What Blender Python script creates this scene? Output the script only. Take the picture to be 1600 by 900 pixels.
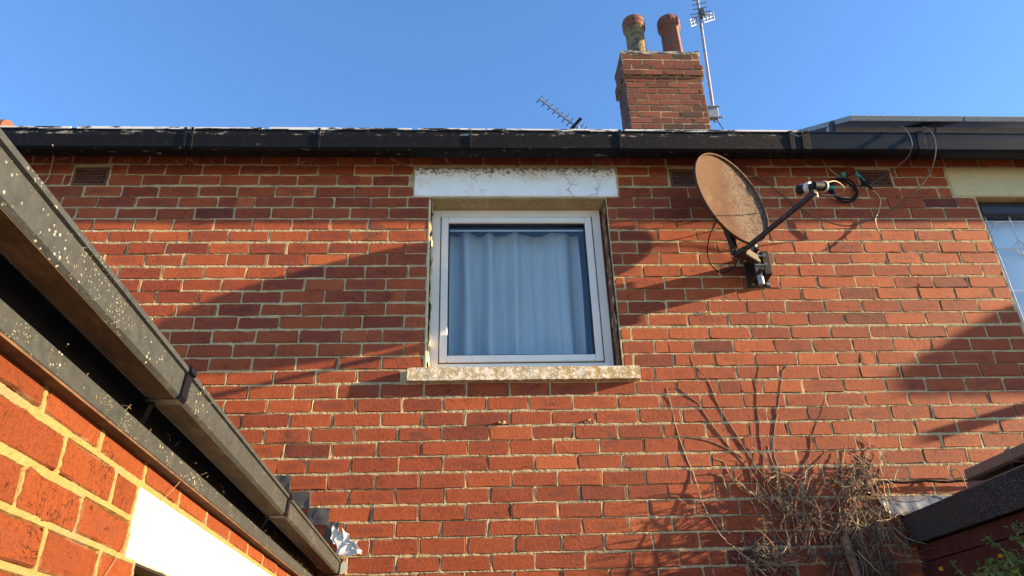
import bpy, bmesh, math, random
import numpy as np
from mathutils import Vector, Matrix
for o in list(bpy.data.objects): bpy.data.objects.remove(o)
sc = bpy.context.scene
COL = sc.collection
R = math.radians
random.seed(7)
rng = np.random.default_rng(11)

# ------------------------------------------------------------------ camera
YAW, PIT, ROL = .0578, .4876, -.0319
CAMP = Vector((1.0978, -3.9611, 1.6033))
FWD = Vector((math.sin(YAW)*math.cos(PIT), math.cos(YAW)*math.cos(PIT), math.sin(PIT)))
_rt = Vector((math.cos(YAW), -math.sin(YAW), 0)); _up = _rt.cross(FWD)
RT = _rt*math.cos(ROL) + _up*math.sin(ROL); UP = -_rt*math.sin(ROL) + _up*math.cos(ROL)
cam = bpy.data.cameras.new('camera'); co = bpy.data.objects.new('camera', cam); COL.objects.link(co)
cam.sensor_width = 36; cam.lens = 1193.3/1600*36; cam.clip_start = .05; cam.clip_end = 500
co.matrix_world = Matrix.Translation(CAMP) @ Matrix((RT, UP, -FWD)).transposed().to_4x4()
sc.camera = co
# ------------------------------------------------------------------ sky, sun, exposure
SUN = Vector((7.5, -1.0, 1.92)).normalized()
w = bpy.data.worlds.new('World'); sc.world = w; w.use_nodes = True
nt = w.node_tree; bg = nt.nodes['Background']
sky = nt.nodes.new('ShaderNodeTexSky'); sky.sky_type = 'NISHITA'; sky.sun_disc = False
sky.sun_elevation = math.asin(SUN.z); sky.sun_rotation = math.atan2(SUN.x, SUN.y)
sky.altitude = 60; sky.air_density = 1.0; sky.dust_density = .1; sky.ozone_density = 5.0
nt.links.new(sky.outputs[0], bg.inputs[0]); bg.inputs[1].default_value = .11
sl = bpy.data.lights.new('sun', 'SUN'); sl.energy = 5.0; sl.angle = R(.53); sl.color = (1.0, .72, .40)
so = bpy.data.objects.new('sun', sl); COL.objects.link(so)
so.rotation_mode = 'QUATERNION'; so.rotation_quaternion = (-SUN).to_track_quat('-Z', 'Y'); so.location = (20, -6, 12)
sc.view_settings.view_transform = 'Standard'; sc.view_settings.look = 'None'
sc.view_settings.exposure = 1.92; sc.view_settings.gamma = 1

def ray(px, py): return FWD + RT*((px-800)/1193.3) + UP*((450-py)/1193.3)
def at(px, py, Y):                      # world point on the plane y = Y seen at photo pixel
    d = ray(px, py); return CAMP + d*((Y-CAMP.y)/d.y)
def pix(P):
    d = Vector(P)-CAMP; z = d.dot(FWD); return 800+1193.3*d.dot(RT)/z, 450-1193.3*d.dot(UP)/z

# ------------------------------------------------------------------ materials
class NT:
    def __init__(s, name, rough=.8, spec=.3):
        s.m = bpy.data.materials.new(name); s.m.use_nodes = True; s.t = s.m.node_tree
        s.b = s.t.nodes['Principled BSDF']; s.b.inputs['Roughness'].default_value = rough
        s.b.inputs['Specular IOR Level'].default_value = spec
    def n(s, typ, **kw):
        x = s.t.nodes.new(typ)
        for k, v in kw.items(): setattr(x, k, v)
        return x
    def set(s, sock, v):
        if hasattr(v, 'is_output'): s.t.links.new(v, sock)
        elif isinstance(v, (tuple, list)): sock.default_value = (*v, 1) if len(v) == 3 and len(sock.default_value) == 4 else v
        else: sock.default_value = v
    def math(s, op, a, b=0., c=0., clamp=False):
        x = s.n('ShaderNodeMath', operation=op, use_clamp=clamp)
        for i, v in enumerate((a, b, c)): s.set(x.inputs[i], v)
        return x.outputs[0]
    def pos(s): return s.n('ShaderNodeNewGeometry').outputs['Position']
    def vmul(s, v, k):
        x = s.n('ShaderNodeVectorMath', operation='MULTIPLY'); s.set(x.inputs[0], v); s.set(x.inputs[1], k); return x.outputs[0]
    def noise(s, scale, detail=4, rough=.6, vec=None, dist=0.):
        x = s.n('ShaderNodeTexNoise'); s.set(x.inputs['Vector'], vec if vec is not None else s.pos())
        x.inputs['Scale'].default_value = scale; x.inputs['Detail'].default_value = detail
        x.inputs['Roughness'].default_value = rough; x.inputs['Distortion'].default_value = dist
        return x.outputs['Fac']
    def step(s, v, a, b):
        x = s.n('ShaderNodeMapRange', interpolation_type='SMOOTHSTEP'); s.set(x.inputs['Value'], v)
        x.inputs['From Min'].default_value = a; x.inputs['From Max'].default_value = b; return x.outputs['Result']
    def ramp(s, v, stops):
        x = s.n('ShaderNodeValToRGB'); s.set(x.inputs[0], v); e = x.color_ramp.elements
        while len(e) < len(stops): e.new(.5)
        for k, (p, c) in enumerate(stops): e[k].position = p; e[k].color = (*c, 1)
        return x.outputs[0]
    def mix(s, f, a, b, blend='MIX'):
        x = s.n('ShaderNodeMix', data_type='RGBA', blend_type=blend)
        s.set(x.inputs[0], f); s.set(x.inputs[6], a); s.set(x.inputs[7], b); return x.outputs[2]
    def col(s, v): s.set(s.b.inputs['Base Color'], v)
    def bump(s, h, strength=.5, dist=.003):
        x = s.n('ShaderNodeBump'); x.inputs['Strength'].default_value = strength; x.inputs['Distance'].default_value = dist
        s.set(x.inputs['Height'], h); s.t.links.new(x.outputs[0], s.b.inputs['Normal'])

def simple(name, c, rough=.6, metal=0., spec=.4, var=.25, sc_=30, bump=.0, bs=150, second=None, thr=(.55, .7), sc2=8):
    s = NT(name, rough, spec); s.b.inputs['Metallic'].default_value = metal
    n = s.noise(sc_, 5)
    dk = tuple(x*(1-var) for x in c); lt = tuple(min(1, x*(1+var)) for x in c)
    cc = s.ramp(n, [(.3, dk), (.7, lt)])
    if second is not None: cc = s.mix(s.step(s.noise(sc2, 6, .65), *thr), cc, second)
    s.col(cc)
    if bump: s.bump(s.noise(bs, 5), bump, .003)
    return s.m

def brick_mat(name, stops, dirt_shade=.6, smear=.5, k_=1., kiss_=.36, bs=.95):
    s = NT(name, .78, .24)
    a = s.n('ShaderNodeAttribute', attribute_type='OBJECT', attribute_name='tint').outputs['Fac']
    b = s.n('ShaderNodeAttribute', attribute_type='GEOMETRY', attribute_name='tintg').outputs['Fac']
    t = s.math('ADD', a, b)
    uv = s.n('ShaderNodeUVMap').outputs[0]
    sep = s.n('ShaderNodeSeparateXYZ'); s.set(sep.inputs[0], uv)
    u = s.math('ABSOLUTE', s.math('SUBTRACT', sep.outputs[0], .5)); v = s.math('ABSOLUTE', s.math('SUBTRACT', sep.outputs[1], .5))
    big = s.noise(13, 5, .65); mid = s.noise(55, 7, .75); fine = s.noise(260, 5, .75)
    k = s.math('ADD', s.math('MULTIPLY', t, .72), s.math('ADD', s.math('MULTIPLY', big, .34), s.math('MULTIPLY', mid, .44)))
    k = s.math('SUBTRACT', k, .26)
    c = s.ramp(k, stops)
    c = s.mix(s.math('MULTIPLY', s.step(fine, .50, .72), .25), c, (.44*k_, .135*k_, .045*k_))
    # dark flash in the middle of a face
    kiss = s.step(s.math('FRACT', s.math('MULTIPLY', t, 13.7)), .45, .95)
    d = s.math('ADD', s.math('POWER', s.math('MULTIPLY', u, 2.5), 2.), s.math('POWER', s.math('MULTIPLY', v, 3.0), 2.))
    d = s.math('ADD', d, s.math('MULTIPLY', s.math('SUBTRACT', mid, .5), 1.6))
    c = s.mix(s.math('MULTIPLY', s.math('MULTIPLY', s.math('SUBTRACT', 1., s.step(d, .15, 1.0)), kiss), kiss_), c, (.115, .036, .036))
    c = s.mix(s.math('MULTIPLY', s.step(fine, .52, .40), .45), c, (.085*k_, .022*k_, .014*k_))
    # dirty arrises, with the shadow line round each brick put into the colour
    e = s.math('MAXIMUM', s.math('MULTIPLY', s.math('SUBTRACT', u, .455), 18.), s.math('MULTIPLY', s.math('SUBTRACT', v, .40), 9.))
    e = s.math('ADD', e, s.math('MULTIPLY', s.math('SUBTRACT', big, .5), 2.2))
    c = s.mix(s.math('MULTIPLY', s.step(e, .1, 1.1), dirt_shade), c, (.10, .055, .034))
    e2 = s.math('MAXIMUM', s.math('MULTIPLY', s.math('SUBTRACT', u, .44), 16.), s.math('MULTIPLY', s.math('SUBTRACT', v, .36), 7.))
    e2 = s.math('MULTIPLY', s.step(s.math('ADD', e2, s.math('MULTIPLY', s.math('SUBTRACT', mid, .5), 2.)), .35, .9), s.step(s.noise(4.5, 4, .6), .50, .62))
    c = s.mix(s.math('MULTIPLY', e2, .55), c, (.42*k_, .31*k_, .18*k_))
    # soot stains, few bricks
    st = s.step(s.math('ADD', s.noise(3.1, 6, .7), s.math('MULTIPLY', mid, .25)), .73, .84)
    c = s.mix(s.math('MULTIPLY', st, .72), c, (.045, .034, .030))
    # lime / mortar specks
    sp = s.step(s.noise(95, 3, .8, dist=.6), .71, .78)
    c = s.mix(s.math('MULTIPLY', sp, smear), c, (.47*k_, .38*k_, .26*k_))
    ck = s.math('ABSOLUTE', s.math('SUBTRACT', s.noise(11, 3, .6, dist=2.2), .5))
    ck = s.math('MULTIPLY', s.math('SUBTRACT', 1., s.step(ck, .003, .010)), s.step(s.noise(6, 2), .50, .58))
    c = s.mix(s.math('MULTIPLY', ck, .75), c, (.05*k_, .022*k_, .016*k_))
    pit = s.step(s.noise(130, 2, .5), .67, .72); c = s.mix(s.math('MULTIPLY', pit, .6), c, (.07*k_, .024*k_, .015*k_))
    s.col(c)
    wr = s.noise(1., 6, .75, vec=s.vmul(s.pos(), (150, 150, 60)), dist=1.2)
    h = s.math('ADD', s.math('MULTIPLY', fine, .35), s.math('ADD', s.math('MULTIPLY', wr, .8), s.math('MULTIPLY', mid, 1.0)))
    h = s.math('SUBTRACT', h, s.math('ADD', s.math('MULTIPLY', ck, .7), s.math('MULTIPLY', pit, .6)))
    s.bump(h, bs, .0045)
    s.b.inputs['Roughness'].default_value = .72
    return s.m

M = {}
M['brick'] = brick_mat('red_brick', [(.08, (.105, .024, .018)), (.34, (.235, .045, .018)), (.58, (.345, .072, .022)), (.86, (.475, .120, .035))])
M['brick_ext'] = brick_mat('orange_brick', [(.08, (.105, .020, .005)), (.36, (.16, .034, .007)), (.62, (.205, .046, .009)), (.9, (.26, .064, .014))], .35, .3, .55, .18, 1.1)
M['brick_chim'] = brick_mat('sooty_brick', [(.10, (.045, .022, .018)), (.34, (.11, .034, .022)), (.6, (.18, .050, .028)), (.9, (.23, .072, .038))], .9, .3, .7)
def mortar(name, c1, c2, bs):
    s = NT(name, .9, .2); n = s.noise(22, 6, .7); n2 = s.noise(240, 4, .7)
    c = s.ramp(s.math('ADD', s.math('MULTIPLY', n, .7), s.math('MULTIPLY', n2, .3)), [(.32, c1), (.62, c2)])
    c = s.mix(s.math('MULTIPLY', s.step(s.noise(5, 6, .7), .52, .68), .7), c, (.19, .155, .11))
    s.col(c); s.bump(s.math('ADD', n2, s.noise(70, 4)), bs, .004); return s.m
M['mortar'] = mortar('lime_mortar', (.30, .225, .12), (.56, .44, .235), .8)
M['mortar_ext'] = mortar('sandy_mortar', (.21, .135, .048), (.31, .21, .080), .8)
def black_paint():
    s = NT('peeling_black_paint', .55, .12)
    n = s.noise(1., 8, .75, vec=s.vmul(s.pos(), (9, 40, 40))); f = s.noise(90, 5); g_ = s.noise(26, 7, .75)
    c = s.ramp(f, [(.3, (.004, .0045, .006)), (.7, (.011, .011, .013))])
    c = s.mix(s.step(g_, .56, .68), c, (.020, .018, .016))
    sep = s.n('ShaderNodeSeparateXYZ'); s.set(sep.inputs[0], s.pos())
    topz = s.math('MULTIPLY', s.step(sep.outputs[2], 4.645, 4.653), .080)
    edge = s.math('MULTIPLY', s.math('SUBTRACT', 1., s.step(sep.outputs[2], 4.561, 4.569)), .04)
    c = s.mix(s.step(s.math('ADD', s.math('ADD', topz, edge), s.math('ADD', s.math('MULTIPLY', n, .7), s.math('MULTIPLY', g_, .3))), .610, .655), c, (.24, .23, .20))
    s.col(c); s.set(s.b.inputs['Roughness'], s.math('ADD', .42, s.math('MULTIPLY', f, .35)))
    s.bump(s.math('ADD', n, s.math('MULTIPLY', g_, .8)), .8, .006); return s.m
M['black'] = black_paint()
M['black2'] = simple('black_plastic', (.004, .005, .009), .4, spec=.2, var=.3, sc_=12)
def lip_mat():
    s = NT('flaked_white_lip', .6); n = s.noise(1., 7, .7, vec=s.vmul(s.pos(), (5, 30, 30)))
    s.col(s.mix(s.step(n, .50, .56), (.66, .64, .60), (.03, .03, .03))); s.bump(n, .4, .004); return s.m
M['lip'] = lip_mat()
def lichen_metal():
    s = NT('lichened_gutter_paint', .55, .4)
    f = s.noise(40, 6, .7); c = s.ramp(f, [(.3, (.018, .022, .024)), (.7, (.040, .047, .050))])
    vo = s.n('ShaderNodeTexVoronoi'); vo.inputs['Scale'].default_value = 92; s.set(vo.inputs['Vector'], s.pos())
    reg = s.step(s.noise(7, 6, .75), .53, .62)
    spot = s.math('SUBTRACT', 1., s.step(s.math('ADD', vo.outputs['Distance'], s.math('MULTIPLY', s.noise(140, 3), .35)), .34, .43))
    c = s.mix(s.math('MULTIPLY', spot, reg), c, (.40, .38, .30))
    vo2 = s.n('ShaderNodeTexVoronoi'); vo2.inputs['Scale'].default_value = 170; s.set(vo2.inputs['Vector'], s.pos())
    sp2 = s.math('SUBTRACT', 1., s.step(vo2.outputs['Distance'], .16, .26))
    c = s.mix(s.math('MULTIPLY', s.math('MULTIPLY', sp2, s.step(s.noise(9, 5, .7), .52, .62)), .9), c, (.30, .28, .19))
    s.col(c); s.bump(s.math('ADD', s.math('MULTIPLY', spot, reg), s.math('MULTIPLY', s.noise(200, 4), .5)), .4, .003); return s.m
M['lichen'] = lichen_metal()
def rusty():
    s = NT('rusty_underside', .75); n = s.noise(1., 7, .7, vec=s.vmul(s.pos(), (30, 9, 30)))
    c = s.ramp(n, [(.3, (.018, .011, .007)), (.5, (.040, .024, .013)), (.62, (.075, .05, .028)), (.72, (.025, .02, .015))])
    s.col(c); s.bump(n, .5, .004); return s.m
M['rusty'] = rusty()
M['old_wood'] = simple('weathered_brown_wood', (.09, .045, .022), .8, var=.5, sc_=25, bump=.4, bs=80)
def stone(name, base, spots, thr, dark, sc1=20):
    s = NT(name, .85, .25); n = s.noise(sc1, 8, .75); c = s.ramp(s.noise(6, 4), [(.3, base[0]), (.7, base[1])])
    c = s.mix(s.step(n, *thr), c, spots)
    c = s.mix(s.step(s.noise(sc1*1.7, 7, .8), .60, .66), c, dark)
    s.col(c); s.bump(s.math('ADD', n, s.noise(150, 4)), .6, .006); return s.m
M['sill'] = stone('lichened_stone', ((.42, .26, .08), (.48, .41, .28)), (.72, .66, .52), (.48, .54), (.060, .050, .036), 40)
def white_lintel():
    s = NT('flaking_white_paint', .65, .3)
    c = s.ramp(s.noise(5, 4), [(.3, (.78, .79, .77)), (.7, (.86, .87, .86))])
    sep = s.n('ShaderNodeSeparateXYZ'); s.set(sep.inputs[0], s.pos())
    hgt = s.step(sep.outputs[2], 4.45, 4.59)
    c = s.mix(s.math('MULTIPLY', s.step(s.math('ADD', s.noise(48, 7, .75), s.math('MULTIPLY', hgt, .20)), .63, .70), .85), c, (.06, .055, .05))
    vo = s.n('ShaderNodeTexVoronoi', feature='DISTANCE_TO_EDGE'); vo.inputs['Scale'].default_value = 2.6
    wv = s.n('ShaderNodeVectorMath', operation='ADD'); s.set(wv.inputs[0], s.pos())
    nc = s.n('ShaderNodeTexNoise'); nc.inputs['Scale'].default_value = 9; nc.inputs['Detail'].default_value = 5; s.set(nc.inputs['Vector'], s.pos())
    s.set(wv.inputs[1], s.vmul(nc.outputs['Color'], (.22, .22, .22))); s.set(vo.inputs['Vector'], wv.outputs[0])
    crack = s.math('MULTIPLY', s.math('SUBTRACT', 1., s.step(vo.outputs['Distance'], .004, .014)), s.step(s.noise(3.3, 2), .47, .56))
    c = s.mix(s.math('MULTIPLY', crack, .6), c, (.16, .14, .12))
    c = s.mix(s.math('MULTIPLY', s.step(s.noise(7, 5), .50, .70), .55), c, (.60, .52, .38))
    s.col(c); s.bump(s.math('SUBTRACT', s.noise(60, 6), crack), .35, .004); return s.m
M['white_lintel'] = white_lintel()
M['lintel_under'] = stone('stained_stone', ((.34, .25, .13), (.46, .36, .20)), (.55, .46, .29), (.55, .62), (.07, .055, .04), 30)
M['cream'] = simple('cream_painted_stone', (.50, .42, .22), .7, var=.08, sc_=8, bump=.3, bs=120, second=(.20, .17, .10), thr=(.66, .70), sc2=34)
M['ext_lintel'] = simple('white_painted_lintel', (.62, .60, .54), .6, var=.08, sc_=9, bump=.5, bs=45, second=(.36, .30, .20), thr=(.66, .72), sc2=22)
M['upvc'] = simple('white_window_plastic', (.72, .69, .62), .35, spec=.5, var=.06, sc_=5)
M['cream_render'] = stone('crumbling_cream_render', ((.50, .41, .23), (.64, .54, .33)), (.70, .63, .47), (.55, .65), (.15, .11, .07), 35)
M['reveal_brick'] = simple('flaking_reveal', (.15, .055, .032), .85, var=.35, sc_=25, bump=.5, bs=90, second=(.38, .30, .18), thr=(.54, .62), sc2=18)
M['gasket'] = simple('black_gasket', (.012, .012, .013), .5)
M['brownframe'] = simple('dark_brown_frame', (.022, .014, .012), .35)
M['lead'] = simple('lead_came', (.52, .55, .58), .45, metal=.2)
M['interior'] = simple('dim_room', (.22, .27, .33), .9)
def glass():
    s = NT('window_glass', .05); t = s.t
    lw = s.n('ShaderNodeLayerWeight'); lw.inputs[0].default_value = .5
    fr = s.math('ADD', .055, s.math('MULTIPLY', s.math('POWER', lw.outputs['Facing'], 5.), .9))
    tr = s.n('ShaderNodeBsdfTransparent'); tr.inputs[0].default_value = (.95, .98, .99, 1)
    gl = s.n('ShaderNodeBsdfGlossy'); gl.inputs['Roughness'].default_value = .01
    mx = s.n('ShaderNodeMixShader'); t.links.new(fr, mx.inputs[0]); t.links.new(tr.outputs[0], mx.inputs[1]); t.links.new(gl.outputs[0], mx.inputs[2])
    t.links.new(mx.outputs[0], t.nodes['Material Output'].inputs[0]); return s.m
M['glass'] = glass()
M['curtain'] = simple('pale_curtain_cloth', (.41, .47, .50), .9, var=.04, sc_=4, bump=.15, bs=400)
M['pale_blind'] = simple('pale_blue_blind', (.62, .70, .78), .85, var=.04, sc_=3)
M['slate'] = simple('slate', (.06, .06, .065), .6, bump=.3)
M['terracotta'] = simple('terracotta', (.17, .055, .028), .75, var=.25, sc_=14, bump=.3, second=(.10, .07, .05), thr=(.52, .68), sc2=11)
M['air_clay'] = simple('dusty_clay', (.115, .045, .028), .85, var=.35, sc_=50, bump=.3)
M['buff_pot'] = simple('weathered_buff_pot', (.17, .125, .065), .85, var=.3, sc_=18, bump=.4, second=(.055, .05, .035), thr=(.48, .60), sc2=16)
M['cement'] = simple('cement_flaunching', (.30, .27, .21), .9, var=.3, sc_=20, bump=.5)
M['alu'] = simple('dull_aluminium', (.42, .42, .42), .40, metal=.7, var=.15)
M['dark_metal'] = simple('dark_aerial_metal', (.06, .06, .065), .5, metal=.3)
M['galv'] = simple('galvanised_steel', (.30, .31, .32), .45, metal=.6, var=.25, sc_=40)
M['panel_frame'] = simple('dusty_panel_frame', (.30, .30, .29), .6, metal=.0, var=.45, sc_=90)
M['panel_cell'] = simple('dark_solar_cells', (.010, .012, .022), .2, spec=.5)
def dish_mat():
    s = NT('rusty_white_dish', .75, .12)
    n = s.noise(7, 5, .6); f = s.noise(190, 4, .75); m = s.noise(40, 6, .75)
    c = s.ramp(n, [(.35, (.062, .028, .014)), (.62, (.076, .038, .021))])
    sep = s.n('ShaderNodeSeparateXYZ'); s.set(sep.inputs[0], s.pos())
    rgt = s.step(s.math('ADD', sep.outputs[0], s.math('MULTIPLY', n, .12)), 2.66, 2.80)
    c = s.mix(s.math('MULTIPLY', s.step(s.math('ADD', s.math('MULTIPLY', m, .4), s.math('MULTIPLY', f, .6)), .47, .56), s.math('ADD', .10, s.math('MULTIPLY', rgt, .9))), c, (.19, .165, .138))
    c = s.mix(s.step(s.noise(120, 2), .70, .74), c, (.04, .018, .01))
    c = s.mix(s.math('MULTIPLY', s.step(m, .54, .66), .75), c, (.05, .021, .010))
    c = s.mix(s.math('MULTIPLY', s.step(s.noise(5.5, 4), .60, .70), .35), c, (.10, .115, .05))
    s.col(c); s.bump(f, .35, .002); return s.m
M['dish'] = dish_mat()
M['dish_back'] = simple('rust_brown_steel', (.030, .019, .014), .7, var=.5, sc_=40, second=(.10, .045, .02), thr=(.56, .7), sc2=20)
M['lnb_dark'] = simple('dark_grey_plastic', (.016, .016, .017), .6, spec=.2)
M['lnb_white'] = simple('white_plastic_cap', (.50, .47, .40), .45, var=.08)
M['cable_black'] = simple('black_cable', (.008, .008, .009), .55, spec=.15)
M['cable_brown'] = simple('brown_cable', (.075, .05, .035), .5)
M['cable_pale'] = simple('pale_cable', (.40, .30, .20), .5)
M['tape_green'] = simple('turquoise_tape', (.03, .22, .19), .5)
M['foil'] = simple('crumpled_foil', (.62, .60, .55), .45, metal=.15, var=.15, sc_=20, bump=.3, bs=60)
M['flash_lead'] = simple('grey_lead_flashing', (.062, .060, .056), .6, metal=.1, var=.3, sc_=25, bump=.3)
M['flash_alu'] = simple('silver_flashing', (.17, .18, .19), .5, metal=.3, var=.2, sc_=14, bump=.4, bs=22)
def felt():
    s = NT('mineral_felt', .85, .3); f = s.noise(190, 3, .8)
    s.col(s.ramp(f, [(.40, (.010, .010, .010)), (.54, (.040, .039, .037)), (.66, (.20, .20, .19))])); s.bump(f, .7, .004); return s.m
M['felt'] = felt()
M['red_board'] = simple('red_brown_paint', (.070, .022, .018), .65, var=.3, sc_=18, bump=.35, bs=60, second=(.035, .014, .012), thr=(.6, .7), sc2=12)
M['brown_plastic'] = simple('taupe_plastic', (.20, .15, .12), .45, var=.12)
M['vine'] = simple('dry_vine_bark', (.21, .13, .08), .85, var=.5, sc_=60, bump=.4, bs=200)
M['straw'] = simple('pale_dry_twig', (.36, .285, .175), .8, var=.5, sc_=35)
M['twig_dark'] = simple('grey_brown_twig', (.10, .078, .055), .85, var=.5, sc_=40)
M['leaf'] = simple('green_leaf', (.10, .16, .035), .6, var=.35, sc_=30)
M['stemgreen'] = simple('green_stem', (.20, .25, .08), .6, var=.25, sc_=30)
M['petal'] = simple('yellow_petal', (.75, .46, .03), .6, var=.15)
M['paving'] = simple('concrete_paving', (.26, .24, .21), .9, var=.25, sc_=6, bump=.4, bs=60)
M['strand'] = simple('dry_grass_strand', (.28, .20, .12), .8)

# ------------------------------------------------------------------ mesh helpers
class MB:
    def __init__(s): s.v = []; s.f = []; s.tint = []
    def add(s, vs, fs):
        b = len(s.v); s.v += [tuple(x) for x in vs]; s.f += [tuple(b+i for i in f) for f in fs]; return s
    def box(s, x0, x1, y0, y1, z0, z1):
        return s.add([(x, y, z) for z in (z0, z1) for y in (y0, y1) for x in (x0, x1)],
                     [(0, 2, 3, 1), (4, 5, 7, 6), (0, 1, 5, 4), (2, 6, 7, 3), (0, 4, 6, 2), (1, 3, 7, 5)])
    def obox(s, c, ax, ay, az, hx, hy, hz):
        c = Vector(c); ax, ay, az = (Vector(a).normalized() for a in (ax, ay, az))
        return s.add([c+ax*(i*hx)+ay*(j*hy)+az*(k*hz) for k in (-1, 1) for j in (-1, 1) for i in (-1, 1)],
                     [(0, 2, 3, 1), (4, 5, 7, 6), (0, 1, 5, 4), (2, 6, 7, 3), (0, 4, 6, 2), (1, 3, 7, 5)])
    def bar(s, a, b, wx, wy, upv=(0, 0, 1)):
        a, b = Vector(a), Vector(b); d = (b-a).normalized(); u = Vector(upv)
        if abs(d.dot(u)) > .98: u = Vector((1, 0, 0))
        x = d.cross(u).normalized(); y = x.cross(d)
        return s.obox((a+b)/2, x, y, d, wx/2, wy/2, (b-a).length/2)
    def tube(s, pts, r, k=6, cap=True):
        pts = [Vector(p) for p in pts]; n = len(pts); rs = r if isinstance(r, (list, tuple)) else [r]*n
        vs = []; px = None
        for i, p in enumerate(pts):
            d = (pts[min(i+1, n-1)]-pts[max(i-1, 0)])
            d = d.normalized() if d.length > 1e-9 else Vector((0, 0, 1))
            if px is None:
                px = d.cross(Vector((0, 0, 1))); px = px.normalized() if px.length > .05 else d.cross(Vector((1, 0, 0))).normalized()
            px = (px-d*px.dot(d)).normalized(); py = d.cross(px)
            vs += [p+(px*math.cos(t*2*math.pi/k)+py*math.sin(t*2*math.pi/k))*rs[i] for t in range(k)]
        fs = [(i*k+t, i*k+(t+1) % k, (i+1)*k+(t+1) % k, (i+1)*k+t) for i in range(n-1) for t in range(k)]
        if cap: fs += [tuple(range(k-1, -1, -1)), tuple((n-1)*k+t for t in range(k))]
        return s.add(vs, fs)
    def prism(s, prof, o, ax, ay, az, length):     # closed profile (x,y) swept along az
        o, ax, ay, az = Vector(o), Vector(ax), Vector(ay), Vector(az); n = len(prof)
        vs = [o+ax*x+ay*y for x, y in prof]+[o+ax*x+ay*y+az*length for x, y in prof]
        fs = [(i, (i+1) % n, n+(i+1) % n, n+i) for i in range(n)]+[tuple(range(n-1, -1, -1)), tuple(range(n, 2*n))]
        return s.add(vs, fs)
    def lathe(s, prof, o, ax, ay, az, k=28, sx=1., sy=1.):
        o, ax, ay, az = Vector(o), Vector(ax), Vector(ay), Vector(az); n = len(prof)
        vs = [o+ax*(r*sx*math.cos(t*2*math.pi/k))+ay*(r*sy*math.sin(t*2*math.pi/k))+az*h for r, h in prof for t in range(k)]
        fs = [(i*k+t, i*k+(t+1) % k, (i+1)*k+(t+1) % k, (i+1)*k+t) for i in range(n-1) for t in range(k)]
        return s.add(vs, fs)
    def build(s, name, mat, parent=None, smooth=False, bevel=0., kind=None):
        me = bpy.data.meshes.new(name); me.from_pydata(s.v, [], s.f); me.update()
        bm = bmesh.new(); bm.from_mesh(me); bmesh.ops.recalc_face_normals(bm, faces=bm.faces[:])
        if bevel: bmesh.ops.bevel(bm, geom=bm.edges[:], offset=bevel, segments=1, affect='EDGES', clamp_overlap=True)
        bm.to_mesh(me); bm.free()
        if smooth:
            for p in me.polygons: p.use_smooth = True
            me.set_sharp_from_angle(angle=R(40))
        me.materials.append(M[mat]); return link(name, me, parent, kind)
def link(name, me, parent=None, kind=None, loc=None, rot=None):
    o = bpy.data.objects.new(name, me); COL.objects.link(o)
    if loc is not None: o.location = loc
    if rot is not None: o.rotation_euler = rot
    if parent is not None: attach(o, parent)
    if kind: o['kind'] = kind
    return o
WORLD = {}
def attach(o, p):
    o.parent = p; l = WORLD.get(p.name, Vector((0, 0, 0))); o.matrix_parent_inverse = Matrix.Translation(-l)
def thing(name, label, cat, loc, group=None):
    o = bpy.data.objects.new(name, None); COL.objects.link(o); o.location = loc; o.empty_display_size = .1
    WORLD[o.name] = Vector(loc); o['label'] = label; o['category'] = cat
    if group: o['group'] = group
    return o
def tag(o, label, cat, group=None):
    o['label'] = label; o['category'] = cat
    if group: o['group'] = group
    return o
def smooth_path(pts, sub=6):
    P = [Vector(p) for p in pts]; out = []
    for i in range(len(P)-1):
        a, b, c, d = P[max(i-1, 0)], P[i], P[i+1], P[min(i+2, len(P)-1)]
        for k in range(sub):
            t = k/sub; out.append(.5*((2*b)+(c-a)*t+(2*a-5*b+4*c-d)*t*t+(3*b-a-3*c+d)*t**3))
    return out+[P[-1]]

# ------------------------------------------------------------------ ground
g = MB(); g.add([(-60, -60, 0), (60, -60, 0), (60, 60, 0), (-60, 60, 0)], [(0, 1, 2, 3)]); go = g.build('ground', 'paving'); go['kind'] = 'structure'

# ------------------------------------------------------------------ terraced house
P_, C_, Z0 = .235, .08227, 4.60
house = thing('terraced_house', 'long red brick house wall with a white lintel window and black gutter', 'house', (1.5, 0, 0))
WX0, WX1, WZ0, WZ1 = .836, 1.935, 3.197, 4.352          # main window opening
RX0, RX1, RZ0, RZ1 = 4.352, 5.45, 3.12, 4.362           # right window opening
def noise2(nx, nz, cell, seed):
    r = np.random.default_rng(seed); gx, gz = int(nx/cell)+3, int(nz/cell)+3
    G = r.normal(size=(gx, gz)); x = np.arange(nx)/cell; z = np.arange(nz)/cell
    xi, zi = x.astype(int), z.astype(int); fx = (x-xi)[:, None]; fz = (z-zi)[None]
    fx = fx*fx*(3-2*fx); fz = fz*fz*(3-2*fz)
    a = G[np.ix_(xi, zi)]; b = G[np.ix_(xi+1, zi)]; c = G[np.ix_(xi, zi+1)]; d = G[np.ix_(xi+1, zi+1)]
    return (a*(1-fx)+b*fx)*(1-fz)+(c*(1-fx)+d*fx)*fz
def seg(keys, step):
    out = []
    for a, b in zip(keys[:-1], keys[1:]):
        n = max(1, int(round((b-a)/step))); out += [a+(b-a)*i/n for i in range(n)]
    return np.array(out+[keys[-1]])
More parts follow.
